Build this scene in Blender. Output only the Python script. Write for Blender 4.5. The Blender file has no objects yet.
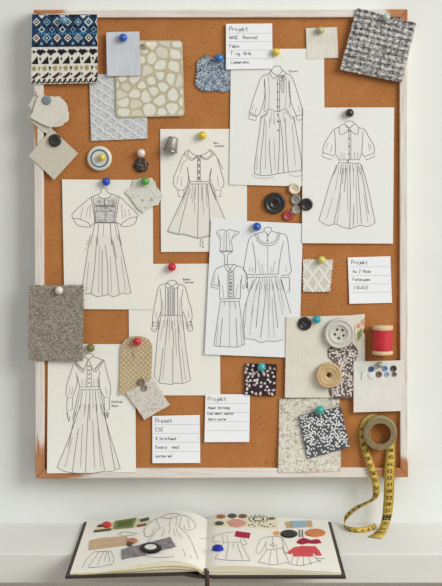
import bpy, bmesh, math, random
from mathutils import Vector, Matrix
random.seed(7)
SC = bpy.context.scene
COL = SC.collection
PI = math.pi

# ------------------------------------------------------------------ camera model
F = 1550.0                       # focal length in pixels of the 442 x 586 frame
D = 1.72                         # camera distance from the wall (m)
PITCH = math.radians(0.8)
PPY = 120.0 + F * math.tan(PITCH)
ZS = 0.90                        # shelf top height
PX = D / F                       # metres per pixel on the wall
FWD = Vector((0, math.cos(PITCH), -math.sin(PITCH)))
UP = Vector((0, math.sin(PITCH), math.cos(PITCH)))


def ray(px, py):
    return FWD + UP * ((PPY - py) / F) + Vector((1, 0, 0)) * ((px - 221.0) / F)


_r = ray(221, 523)
ZC = ZS - _r.z * D / _r.y
EYE = Vector((0, -D, ZC))


def W(px, py, y=0.0):
    """point of the vertical plane Y = y seen at a pixel"""
    r = ray(px, py)
    return EYE + r * ((y + D) / r.y)


def H(px, py, z):
    """point of the horizontal plane Z = z seen at a pixel"""
    r = ray(px, py)
    return EYE + r * ((z - EYE.z) / r.z)


cam_d = bpy.data.cameras.new('camera')
cam = bpy.data.objects.new('camera', cam_d)
COL.objects.link(cam)
cam.location = EYE
cam.rotation_euler = (PI / 2 - PITCH, 0, 0)
cam_d.sensor_fit = 'HORIZONTAL'
cam_d.sensor_width = 36.0
cam_d.lens = F * 36.0 / 442.0
cam_d.shift_y = (PPY - 293.0) / 442.0
cam_d.clip_start = 0.02
SC.camera = cam

# ------------------------------------------------------------------ materials


def lin(c):
    out = []
    for v in c[:3]:
        v /= 255.0
        out.append(v / 12.92 if v <= 0.04045 else ((v + 0.055) / 1.055) ** 2.4)
    return (*out, 1.0)


class NT:
    def __init__(s, name, rough=0.8, spec=0.3):
        s.mat = bpy.data.materials.new(name)
        s.mat.use_nodes = True
        s.t = s.mat.node_tree
        s.b = s.t.nodes['Principled BSDF']
        s.b.inputs['Roughness'].default_value = rough
        s.b.inputs['Specular IOR Level'].default_value = spec

    def n(s, typ, **kw):
        nd = s.t.nodes.new(typ)
        for k, v in kw.items():
            setattr(nd, k, v)
        return nd

    def put(s, sock, v):
        if isinstance(v, bpy.types.NodeSocket):
            s.t.links.new(v, sock)
        else:
            sock.default_value = v

    def pos(s, scale=(1, 1, 1), rot=0.0, world=False, turn=(0, 0, 0)):
        """coordinates in photo pixels times scale"""
        if world:
            src = s.n('ShaderNodeNewGeometry').outputs['Position']
        else:
            src = s.n('ShaderNodeTexCoord').outputs['Object']
        m1 = s.n('ShaderNodeMapping')
        m1.vector_type = 'POINT'
        m1.inputs['Rotation'].default_value = (turn[0], rot + turn[1], turn[2])
        s.t.links.new(src, m1.inputs['Vector'])
        m2 = s.n('ShaderNodeVectorMath', operation='MULTIPLY')
        s.t.links.new(m1.outputs[0], m2.inputs[0])
        m2.inputs[1].default_value = tuple(k / PX for k in scale)
        return m2.outputs[0]

    def noise(s, vec, scale=1.0, detail=2.0, rough=0.5, dist=0.0):
        nd = s.n('ShaderNodeTexNoise')
        s.put(nd.inputs['Vector'], vec)
        nd.inputs['Scale'].default_value = scale
        nd.inputs['Detail'].default_value = detail
        nd.inputs['Roughness'].default_value = rough
        nd.inputs['Distortion'].default_value = dist
        return nd.outputs[0]

    def voro(s, vec, scale=1.0, feature='F1', rnd=1.0, out='Distance'):
        nd = s.n('ShaderNodeTexVoronoi', feature=feature)
        s.put(nd.inputs['Vector'], vec)
        nd.inputs['Scale'].default_value = scale
        nd.inputs['Randomness'].default_value = rnd
        return nd.outputs[out]

    def wave(s, vec, scale=1.0, direction='X', dist=0.0, profile='SIN'):
        nd = s.n('ShaderNodeTexWave', wave_type='BANDS', bands_direction=direction, wave_profile=profile)
        s.put(nd.inputs['Vector'], vec)
        nd.inputs['Scale'].default_value = scale
        nd.inputs['Distortion'].default_value = dist
        return nd.outputs['Fac']

    def math(s, op, a, b=0.0, clamp=False):
        nd = s.n('ShaderNodeMath', operation=op)
        nd.use_clamp = clamp
        s.put(nd.inputs[0], a)
        s.put(nd.inputs[1], b)
        return nd.outputs[0]

    def step(s, v, lo, hi, a=0.0, b=1.0):
        nd = s.n('ShaderNodeMapRange', interpolation_type='SMOOTHSTEP')
        s.put(nd.inputs['Value'], v)
        for k, q in (('From Min', lo), ('From Max', hi), ('To Min', a), ('To Max', b)):
            nd.inputs[k].default_value = q
        return nd.outputs[0]

    def mix(s, f, a, b, blend='MIX'):
        nd = s.n('ShaderNodeMix', data_type='RGBA', blend_type=blend)
        s.put(nd.inputs['Factor'], f)
        s.put(nd.inputs['A'] if False else nd.inputs[6], a)
        s.put(nd.inputs[7], b)
        return nd.outputs[2]

    def ramp(s, v, stops):
        nd = s.n('ShaderNodeValToRGB')
        s.put(nd.inputs[0], v)
        e = nd.color_ramp.elements
        while len(e) < len(stops):
            e.new(0.5)
        for q, (p, c) in zip(e, stops):
            q.position = p
            q.color = lin(c)
        return nd.outputs[0]

    def color(s, c):
        s.put(s.b.inputs['Base Color'], lin(c) if isinstance(c, (tuple, list)) and len(c) == 3 else c)
        return s

    def bump(s, h, strength=0.3, dist=0.0006):
        nd = s.n('ShaderNodeBump')
        nd.inputs['Strength'].default_value = strength
        nd.inputs['Distance'].default_value = dist
        s.put(nd.inputs['Height'], h)
        s.t.links.new(nd.outputs[0], s.b.inputs['Normal'])
        return s


_pc = {}


def plain(name, c, rough=0.7, spec=0.3, metal=0.0, grain=0.0, coat=0.0):
    key = (name, tuple(c), rough)
    if key in _pc:
        return _pc[key]
    m = NT(name, rough, spec)
    if grain:
        nz = m.noise(m.pos((0.35, 0.35, 0.35)), 1.0, 3.0)
        lo = tuple(max(0, v - grain) for v in c)
        hi = tuple(min(255, v + grain) for v in c)
        m.color(m.ramp(nz, [(0.3, lo), (0.7, hi)]))
    else:
        m.color(c)
    m.b.inputs['Metallic'].default_value = metal
    m.b.inputs['Coat Weight'].default_value = coat
    _pc[key] = m.mat
    return m.mat


def flecks(m, long_, short, rot=0.0, bias=0.0):
    """grey value of a cloth woven of short dashes along and across"""
    a = m.voro(m.pos((long_, long_, short), rot), 1.0, 'F1', 1.0, 'Color')
    b = m.voro(m.pos((short, short, long_), rot), 1.0, 'F1', 1.0, 'Color')
    s1 = m.n('ShaderNodeSeparateColor')
    s2 = m.n('ShaderNodeSeparateColor')
    m.t.links.new(a, s1.inputs[0])
    m.t.links.new(b, s2.inputs[0])
    va = m.math('MULTIPLY', m.math('ADD', s1.outputs[0], s1.outputs[1]), 0.5)
    vb = m.math('MULTIPLY', m.math('ADD', s2.outputs[0], s2.outputs[1]), 0.5)
    return m.math('ADD', m.math('MULTIPLY', va, 0.5 + bias), m.math('MULTIPLY', vb, 0.5 - bias))


def weave(name, stops, fx=0.5, fz=0.5, along=0.12, rot=0.0, detail=2.0, bump=0.5, turn=(0, 0, 0), slub=0.0):
    m = NT(name, 0.95, 0.1)
    a = m.noise(m.pos((along, along, fz), rot, turn=turn), 1.0, detail)
    b = m.noise(m.pos((fx, fx, along), rot, turn=turn), 1.0, detail)
    v = m.math('ADD', m.math('MULTIPLY', a, 0.5), m.math('MULTIPLY', b, 0.5))
    if slub:
        c = m.noise(m.pos((0.9, 0.9, 0.9), rot), 1.0, 1.0)
        v = m.math('ADD', m.math('MULTIPLY', v, 1 - slub), m.math('MULTIPLY', c, slub))
    m.color(m.ramp(v, stops))
    m.bump(v, bump, 0.0015)
    return m.mat


# ------------------------------------------------------------------ mesh helpers


class MB:
    def __init__(s):
        s.v, s.f, s.m = [], [], []

    def face(s, pts, mi=0):
        k = len(s.v)
        s.v.extend(Vector(p) for p in pts)
        s.f.append(tuple(range(k, k + len(pts))))
        s.m.append(mi)

    def grid(s, rows, mi=0, closed=False):
        k = len(s.v)
        n = len(rows[0])
        for r in rows:
            s.v.extend(Vector(p) for p in r)
        for i in range(len(rows) - 1):
            for j in range(n if closed else n - 1):
                a, b = k + i * n + j, k + i * n + (j + 1) % n
                s.f.append((a, b, b + n, a + n))
                s.m.append(mi)

    def lathe(s, c, prof, fr=None, seg=32, mi=0, cap0=False):
        """prof: (radius, height) pairs along the frame's normal"""
        u, v, n = fr or FR_WALL
        rows = []
        for r, h in prof:
            rows.append([c + u * (r * math.cos(2 * PI * k / seg)) + v * (r * math.sin(2 * PI * k / seg)) + n * h
                         for k in range(seg)])
        s.grid(rows, mi, True)
        if cap0:
            s.face(rows[0], mi)

    def disc(s, c, r, fr=None, seg=14, mi=0):
        u, v, n = fr or FR_WALL
        s.face([c + u * (r * math.cos(2 * PI * k / seg)) + v * (r * math.sin(2 * PI * k / seg)) for k in range(seg)], mi)

    def box(s, lo, hi, mi=0):
        x0, y0, z0 = lo
        x1, y1, z1 = hi
        p = [Vector(q) for q in ((x0, y0, z0), (x1, y0, z0), (x1, y1, z0), (x0, y1, z0),
                                 (x0, y0, z1), (x1, y0, z1), (x1, y1, z1), (x0, y1, z1))]
        k = len(s.v)
        s.v.extend(p)
        for q in ((3, 2, 1, 0), (4, 5, 6, 7), (0, 1, 5, 4), (1, 2, 6, 5), (2, 3, 7, 6), (3, 0, 4, 7)):
            s.f.append(tuple(k + i for i in q))
            s.m.append(mi)

    def prism(s, front, back, mi=0, side=None):
        n = len(front)
        k = len(s.v)
        s.v.extend(front)
        s.v.extend(back)
        s.f.append(tuple(range(k, k + n)))
        s.m.append(mi)
        s.f.append(tuple(range(k + 2 * n - 1, k + n - 1, -1)))
        s.m.append(mi)
        for i in range(n):
            j = (i + 1) % n
            s.f.append((k + j, k + i, k + n + i, k + n + j))
            s.m.append(mi if side is None else side)

    def build(s, name, mats, parent=None, smooth=False, origin=None, fix=True):
        if not isinstance(mats, (list, tuple)):
            mats = [mats]
        if parent is not None:
            o0 = TOPS[parent.name]
        elif origin is not None:
            o0 = Vector(origin)
        else:
            lo = [min(v[i] for v in s.v) for i in range(3)]
            hi = [max(v[i] for v in s.v) for i in range(3)]
            o0 = Vector([(a + b) / 2 for a, b in zip(lo, hi)])
        me = bpy.data.meshes.new(name)
        me.from_pydata([tuple(v - o0) for v in s.v], [], s.f)
        for m in mats:
            me.materials.append(m)
        me.polygons.foreach_set('material_index', s.m)
        if smooth:
            me.polygons.foreach_set('use_smooth', [True] * len(s.f))
        me.update()
        if fix:
            bm = bmesh.new()
            bm.from_mesh(me)
            bmesh.ops.remove_doubles(bm, verts=bm.verts, dist=1e-7)
            bmesh.ops.recalc_face_normals(bm, faces=bm.faces)
            bm.to_mesh(me)
            bm.free()
        ob = bpy.data.objects.new(name, me)
        COL.objects.link(ob)
        if parent is not None:
            ob.parent = parent
            TOPS[ob.name] = o0
        else:
            ob.location = o0
            TOPS[ob.name] = o0
        return ob


TOPS = {}
FR_WALL = (Vector((1, 0, 0)), Vector((0, 0, 1)), Vector((0, -1, 0)))
FR_UP = (Vector((1, 0, 0)), Vector((0, 1, 0)), Vector((0, 0, 1)))


def empty(name, loc):
    o = bpy.data.objects.new(name, None)
    o.empty_display_size = 0.02
    o.location = loc
    COL.objects.link(o)
    TOPS[o.name] = Vector(loc)
    return o


def tag(o, label, cat, group=None):
    o['label'] = label
    o['category'] = cat
    if group:
        o['group'] = group
    return o


def smooth_line(pts, n=5):
    """Catmull-Rom through 2-D or 3-D points"""
    P = [Vector(p) for p in pts]
    if len(P) < 3:
        return P
    closed = (P[0] - P[-1]).length < 1e-9
    out = []
    for i in range(len(P) - 1):
        p1, p2 = P[i], P[i + 1]
        p0 = P[i - 1] if i > 0 else (P[-2] if closed else p1 * 2 - p2)
        p3 = P[i + 2] if i + 2 < len(P) else (P[1] if closed else p2 * 2 - p1)
        for k in range(n):
            t = k / n
            out.append(0.5 * ((2 * p1) + (p2 - p0) * t + (2 * p0 - 5 * p1 + 4 * p2 - p3) * t * t
                              + (3 * p1 - p0 - 3 * p2 + p3) * t * t * t))
    out.append(P[-1])
    return out


def stroke_px(mb, pts, place, w=0.55, mi=0, cap=True):
    """a pen line of pixel width w; place(px, py) gives the point on the surface"""
    n = len(pts)
    if n < 2:
        return
    L, R = [], []
    for i in range(n):
        a = pts[max(0, i - 1)]
        b = pts[min(n - 1, i + 1)]
        d = Vector((b[0] - a[0], b[1] - a[1]))
        if d.length < 1e-6:
            d = Vector((1, 0))
        d.normalize()
        nx, ny = -d.y * w / 2, d.x * w / 2
        L.append(place(pts[i][0] + nx, pts[i][1] + ny))
        R.append(place(pts[i][0] - nx, pts[i][1] - ny))
    mb.grid([L, R], mi)


# ------------------------------------------------------------------ hand lettering: x 0-6, y 0-9, base line 2, x-height 6
GLYPH = {
    'a': '46 16 04 13 32 45|46 42', 'b': '09 02|05 26 45 43 22 02', 'c': '45 26 05 03 22 43', 'd': '49 42|45 26 05 03 22 43',
    'e': '04 44 45 26 05 03 22 43', 'f': '48 39 28 22|06 46', 'g': '46 16 04 13 43|46 41 20 01', 'h': '09 02|05 26 45 42',
    'i': '16 12|18 19', 'j': '26 21 00|28 29', 'k': '09 02|46 04 42', 'l': '19 12', 'm': '06 02|05 16 25 22|25 36 45 42',
    'n': '06 02|05 26 45 42', 'o': '26 05 03 22 43 45 26', 'p': '06 00|05 26 45 43 22 03', 'r': '06 02|04 26 46',
    's': '45 26 05 34 43 22 03', 't': '28 23 32 42|06 46', 'u': '06 03 22 43|46 42', 'v': '06 22 46', 'w': '06 12 25 32 46',
    'x': '06 42|46 02', 'y': '06 23|46 00', 'z': '06 46 02 42', '-': '14 44', '.': '12 22', ',': '13 01',
    'A': '02 29 42|14 34', 'B': '02 09 38 36 05|35 44 32 02', 'C': '48 29 07 04 22 43', 'D': '02 09 28 46 43 22 02',
    'E': '49 09 02 42|06 36', 'F': '49 09 02|06 36', 'G': '48 29 07 04 22 43 45 25', 'I': '19 12', 'K': '09 02|49 05 42',
    'L': '09 02 42', 'M': '02 09 25 49 42', 'N': '02 09 42 49', 'P': '02 09 39 48 46 35 05', 'R': '02 09 39 47 35 05|25 42',
    'S': '48 29 07 35 43 22 03', 'T': '09 59|29 22', 'Y': '09 25 49|25 22',
    '0': '29 07 04 22 44 47 29', '1': '17 29 22', '2': '08 29 47 02 42', '3': '08 29 47 26 44 22 03', '4': '32 39 04 44',
    '5': '49 09 06 36 44 22 02', '6': '49 06 03 22 43 45 05', '7': '09 49 12', '8': '26 07 29 47 26 04 22 44 26', '9': '46 17 29 47 42 02',
}


def letters(text, x, y, cap, jit=0.12, wide=1.0, skip_gap=1.6):
    """strokes in pixel coordinates, base line at y, capitals cap px tall"""
    k = cap / 7.0
    out = []
    cx = x
    for ch in text:
        if ch == ' ':
            cx += 4.6 * k * wide
            continue
        g = GLYPH.get(ch, GLYPH['n'])
        mx = 0
        dy = random.uniform(-0.3, 0.3)
        for part in g.split('|'):
            pl = []
            for tok in part.split():
                gx, gy = int(tok[0]), int(tok[1])
                mx = max(mx, gx)
                pl.append((cx + (gx + random.uniform(-jit, jit) * 2) * k * wide * 0.9,
                           y - (gy - 2 + dy + random.uniform(-jit, jit) * 2) * k))
            out.append(pl)
        cx += (mx + skip_gap) * k * wide * 0.9
    return out, cx


# ------------------------------------------------------------------ sheets and swatches on the board
Y_CORK = -0.022
Y_FRAME = -0.027


def mm(level):
    return Y_CORK - level * 0.001


def inside(poly, x, y):
    r = False
    n = len(poly)
    j = n - 1
    for i in range(n):
        xi, yi = poly[i][0], poly[i][1]
        xj, yj = poly[j][0], poly[j][1]
        if (yi > y) != (yj > y) and x < (xj - xi) * (y - yi) / (yj - yi) + xi:
            r = not r
        j = i
    return r


def pinked(poly, stp=1.7, amp=0.75, sides=None, jit=0.15):
    """zigzag (pinking-shear) outline; sides lists the sides to cut so"""
    out = []
    n = len(poly)
    for i in range(n):
        a, b = Vector(poly[i]), Vector(poly[(i + 1) % n])
        if sides is not None and i not in sides:
            out.append(tuple(a))
            continue
        L = (b - a).length
        k = max(2, int(round(L / stp)))
        d = (b - a) / k
        nr = Vector((d.y, -d.x)).normalized()
        for q in range(k):
            out.append(tuple(a + d * q + nr * random.uniform(-jit, jit)))
            out.append(tuple(a + d * (q + 0.5) - nr * (amp + random.uniform(-jit, jit))))
    return out


def torn(poly, stp=2.5, amp=0.5):
    out = []
    n = len(poly)
    for i in range(n):
        a, b = Vector(poly[i]), Vector(poly[(i + 1) % n])
        k = max(1, int(round((b - a).length / stp)))
        for q in range(k):
            out.append(tuple(a + (b - a) * (q / k) + Vector((random.uniform(-amp, amp), random.uniform(-amp, amp)))))
    return out


def rounded(poly, r, n=5):
    out = []
    m = len(poly)
    for i in range(m):
        p, a, b = Vector(poly[i]), Vector(poly[i - 1]), Vector(poly[(i + 1) % m])
        da, db = (a - p).normalized() * r, (b - p).normalized() * r
        for k in range(n + 1):
            t = k / n
            out.append(tuple((p + da) * (1 - t) ** 2 + p * 2 * t * (1 - t) + (p + db) * t * t))
    return out


class Surf:
    """the front of one sheet: level above the cork, thickness and a soft curl"""

    def __init__(s, poly, level, thick, lift=(0, 0, 0, 0)):
        xs, ys = [p[0] for p in poly], [p[1] for p in poly]
        s.x0, s.x1, s.y0, s.y1 = min(xs), max(xs), min(ys), max(ys)
        s.level, s.thick, s.lift = level, thick, lift   # lift in mm: left, right, bottom edge, belly

    def h(s, px, py):
        u = min(1, max(0, (px - s.x0) / (s.x1 - s.x0)))
        v = min(1, max(0, (py - s.y0) / (s.y1 - s.y0)))
        l, r, b, belly = s.lift
        return l * (1 - u) ** 3 + r * u ** 3 + b * v ** 2.5 + belly * math.sin(PI * min(1, max(0, v)))

    def y(s, px, py, up=0.0):
        return mm(s.level + s.thick + s.h(px, py) + up)

    def at(s, px, py, up=0.12):
        return W(px, py, s.y(px, py, up))


def flat(name, poly, level, thick, mats, lift=(0, 0, 0, 0), cell=7.0, extra=None, parent=None):
    """one sheet cut to the outline poly; extra: list of (polygon, material index) printed on it"""
    sf = Surf(poly, level, thick, lift)
    bm = bmesh.new()
    vs = [bm.verts.new((p[0], 0, -p[1])) for p in poly]
    bm.faces.new(vs)
    if any(lift):
        for axis, lo, hi in ((0, sf.x0, sf.x1), (2, -sf.y1, -sf.y0)):
            k = max(2, int((hi - lo) / cell))
            for q in range(1, k):
                co = [0, 0, 0]
                co[axis] = lo + (hi - lo) * q / k + 0.013
                no = [0, 0, 0]
                no[axis] = 1
                bmesh.ops.bisect_plane(bm, geom=bm.verts[:] + bm.edges[:] + bm.faces[:], dist=1e-5, plane_co=co, plane_no=no)
    bm.verts.index_update()
    mb = MB()
    P = [(v.co.x, -v.co.z) for v in bm.verts]
    n = len(P)
    mb.v = [W(x, y, sf.y(x, y)) for x, y in P]
    mb.v += [v + Vector((0, thick * 0.001, 0)) for v in mb.v]
    for f in bm.faces:
        idx = [v.index for v in f.verts]
        mb.f.append(tuple(idx))
        mb.m.append(0)
        mb.f.append(tuple(i + n for i in reversed(idx)))
        mb.m.append(0)
    for e in bm.edges:
        if len(e.link_faces) == 1:
            a, b = e.verts[0].index, e.verts[1].index
            mb.f.append((a, b, b + n, a + n))
            mb.m.append(0)
    bm.free()
    for i, (q, mi) in enumerate(extra or []):
        mb.face([sf.at(x, y, 0.03 + 0.0025 * i) for x, y in q], mi)
    o = mb.build(name, mats, parent)
    return o, sf

# ------------------------------------------------------------------ room
m = NT('wall_paint', 0.9, 0.15)
m.color(m.ramp(m.noise(m.pos((0.02, 0.02, 0.02)), 1.0, 3.0), [(0.3, (229, 231, 227)), (0.7, (232, 234, 230))]))
m.bump(m.noise(m.pos((0.5, 0.5, 0.5)), 1.0, 2.0), 0.05, 0.0005)
M_WALL = m.mat
mb = MB()
mb.box((-1.6, 0.0, 0.0), (1.6, 0.1, 2.5))
o = mb.build('wall_back', M_WALL)
o['kind'] = 'structure'
mb = MB()
mb.box((-1.6, -2.6, -0.05), (1.6, 0.1, 0.0))
m = NT('floor_boards', 0.6)
m.color(m.ramp(m.noise(m.pos((0.004, 0.05, 0.05)), 1.0, 4.0), [(0.3, (150, 128, 104)), (0.7, (172, 150, 126))]))
o = mb.build('floor', m.mat)
o['kind'] = 'structure'

# ------------------------------------------------------------------ shelf
y_sh = H(221, 554, ZS).y
mb = MB()
mb.box((-0.62, y_sh, ZS - 0.0305), (0.62, 0.0, ZS))
m = NT('shelf_paint', 0.55, 0.3)
m.color(m.ramp(m.noise(m.pos((0.02, 0.02, 0.1)), 1.0, 2.0), [(0.3, (228, 227, 221)), (0.7, (231, 230, 224))]))
shelf = mb.build('wall_shelf', m.mat)
bv = shelf.modifiers.new('bevel', 'BEVEL')
bv.width, bv.segments = 0.0012, 2
tag(shelf, 'long white painted shelf under the pin board with the open sketchbook on it', 'shelf')

# ------------------------------------------------------------------ cork board
m = NT('cork', 0.95, 0.1)
v = m.pos((1, 1, 1))
big = m.noise(v, 0.045, 3.0)
base = m.ramp(big, [(0.3, (180, 117, 66)), (0.7, (192, 128, 75))])
fl = m.noise(v, 0.9, 3.0, 0.7)
fl2 = m.voro(v, 0.55)
c1 = m.mix(m.step(fl, 0.53, 0.66, 0, 0.8), base, lin((146, 84, 42)))
c2 = m.mix(m.step(fl, 0.46, 0.34, 0, 0.8), c1, lin((212, 154, 102)))
c3 = m.mix(m.step(m.noise(v, 0.33, 1.0), 0.68, 0.76, 0, 0.5), c2, lin((128, 70, 40)))
m.color(c3)
m.bump(m.math('ADD', fl, m.math('MULTIPLY', fl2, 0.4)), 0.5, 0.0012)
M_CORK = m.mat

m = NT('whitewashed_wood', 0.75, 0.2)
pw = m.pos(world=True)
grain_h = m.noise(m.pos((0.03, 0.4, 0.9), world=True), 1.0, 4.0, 0.6)
grain_v = m.noise(m.pos((0.9, 0.4, 0.03), world=True), 1.0, 4.0, 0.6)
blot = m.noise(m.pos((0.12, 0.12, 0.12), world=True), 1.0, 3.0)


def wood(grain):
    wash = m.ramp(grain, [(0.25, (196, 178, 160)), (0.42, (222, 212, 202)), (0.7, (238, 232, 226))])
    bare = m.ramp(grain, [(0.25, (158, 100, 62)), (0.7, (199, 142, 100))])
    mask = None
    for (x, y, hx, hy) in ((35, 474, 46, 34), (402, 473, 34, 16), (42, 11, 26, 5), (402, 12, 17, 14), (36, 120, 2, 30)):
        p = W(x, y, Y_FRAME)
        nd = m.n('ShaderNodeVectorMath', operation='SUBTRACT')
        g = m.n('ShaderNodeNewGeometry').outputs['Position']
        m.t.links.new(g, nd.inputs[0])
        nd.inputs[1].default_value = p
        sc = m.n('ShaderNodeVectorMath', operation='MULTIPLY')
        m.t.links.new(nd.outputs[0], sc.inputs[0])
        sc.inputs[1].default_value = (1 / (hx * PX), 0, 1 / (hy * PX))
        ln = m.n('ShaderNodeVectorMath', operation='LENGTH')
        m.t.links.new(sc.outputs[0], ln.inputs[0])
        q = m.math('ADD', ln.outputs['Value'], m.math('MULTIPLY', m.math('SUBTRACT', grain, 0.5), 1.6))
        k = m.step(q, 1.15, 0.75)
        mask = k if mask is None else m.math('MAXIMUM', mask, k)
    return m.mix(mask, wash, bare)


m.color(wood(grain_h))
m.bump(grain_h, 0.25, 0.0008)
M_RAIL_H = m.mat
m = NT('whitewashed_wood_upright', 0.75, 0.2)
grain_v = m.noise(m.pos((0.9, 0.4, 0.03), world=True), 1.0, 4.0, 0.6)
m.color(wood(grain_v))
m.bump(grain_v, 0.25, 0.0008)
M_RAIL_V = m.mat

OUT = [(33.5, 9.8), (407.6, 9.2), (408.2, 477.3), (35.5, 478.6)]
INN = [(43.0, 17.6), (399.6, 17.2), (400.2, 468.0), (44.4, 469.0)]
cb = [W(x, y, 0) for x, y in OUT]
board = empty('cork_board', W(221, 478, -0.001))
tag(board, 'large cork pin board in a worn whitewashed wooden frame on the white wall', 'pin board')
mb = MB()
q = [(41, 15), (402, 15), (403, 471), (42, 471)]
mb.prism([W(x, y, Y_CORK) for x, y in q], [W(x, y, Y_CORK) + Vector((0, 0.010, 0)) for x, y in q])
mb.build('cork_panel', M_CORK, board)
for i in range(4):
    j = (i + 1) % 4
    q = [OUT[i], OUT[j], INN[j], INN[i]]
    fr = [W(x, y, Y_FRAME) for x, y in q]
    mb = MB()
    mb.prism(fr, [Vector((p.x, -0.001, p.z)) for p in fr])
    r = mb.build('frame_rail', M_RAIL_H if i % 2 == 0 else M_RAIL_V, board)
    bv = r.modifiers.new('bevel', 'BEVEL')
    bv.width, bv.segments = 0.0009, 2

# ------------------------------------------------------------------ paper sheets with pen drawings
INK = plain('pen_ink', (106, 105, 105), 0.8)
INK_SOFT = plain('pencil_tone', (164, 162, 160), 0.8)
INK_TEXT = plain('handwriting_ink', (92, 92, 97), 0.8)
RULE = plain('ruled_line_grey', (200, 202, 208), 0.8)
M_PAPER = plain('cream_paper', (242, 239, 230), 0.85, 0.2, grain=2)
M_PAPER_N = plain('ivory_paper', (239, 239, 234), 0.85, 0.2, grain=2)
M_PAPER_W = plain('white_paper', (239, 240, 241), 0.85, 0.2, grain=2)
M_CARD = plain('index_card', (245, 246, 248), 0.8, 0.2, grain=1)
M_WASH = plain('drawing_wash', (228, 225, 218), 0.9, 0.1)
M_WASH_W = plain('drawing_wash_cool', (226, 226, 227), 0.9, 0.1)


def draw(parent, at, sets, name='drawing', w=0.55, w_soft=0.5):
    """sets: (ox, oy, k, hard strokes, soft strokes): zoom coordinates over k plus the offset"""
    mb = MB()
    for ox, oy, k, hard, soft in sets:
        for pl in hard:
            pts = [(ox + x / k, oy + y / k) for x, y in pl]
            boxy = len(pl) <= 6 and pl[0] == pl[-1]
            stroke_px(mb, [Vector(q) for q in pts] if boxy else smooth_line(pts, 4), at, w, 0)
        for pl in soft:
            pts = [(ox + x / k, oy + y / k) for x, y in pl]
            stroke_px(mb, smooth_line(pts, 4), at, w_soft, 1)
    return mb.build(name, [INK, INK_SOFT], parent, fix=False)


def circ(x, y, r, n=8):
    return [(x + r * math.cos(2 * PI * k / n), y + r * math.sin(2 * PI * k / n)) for k in range(n + 1)]


def zig(x0, y0, x1, y1, amp, n):
    a, b = Vector((x0, y0)), Vector((x1, y1))
    nr = Vector((-(b - a).y, (b - a).x)).normalized()
    return [tuple(a + (b - a) * (i / n) + nr * (amp if i % 2 else -amp)) for i in range(n + 1)]


def write(parent, at, lines, w=0.45, name='handwriting'):
    mb = MB()
    for text, x, y, cap, wide in lines:
        st, _ = letters(text, x, y, cap, wide=wide)
        for pl in st:
            stroke_px(mb, smooth_line(pl, 2), at, w, 0)
    return mb.build(name, INK_TEXT, parent, fix=False)


def wash(parent, at, polys, mat):
    """the pale grey tone laid inside a drawn dress"""
    mb = MB()
    for p in polys:
        bm = bmesh.new()
        bm.faces.new([bm.verts.new((x, 0, -y)) for x, y in p])
        for axis in (0, 2):
            vals = [v.co[axis] for v in bm.verts]
            lo, hi = min(vals), max(vals)
            k = int((hi - lo) / 4) + 1
            for q in range(1, k):
                co, no = [0, 0, 0], [0, 0, 0]
                co[axis], no[axis] = lo + (hi - lo) * q / k + 0.007, 1
                bmesh.ops.bisect_plane(bm, geom=bm.verts[:] + bm.edges[:] + bm.faces[:], dist=1e-5, plane_co=co, plane_no=no)
        for f in bm.faces:
            mb.face([at(v.co.x, -v.co.z, 0.05) for v in f.verts])
        bm.free()
    return mb.build('pale_tone', mat, parent, fix=False)


def zz(ox, oy, k, pts):
    return [(ox + x / k, oy + y / k) for x, y in pts]


SH = 'dress sketches pinned to the cork'
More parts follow.
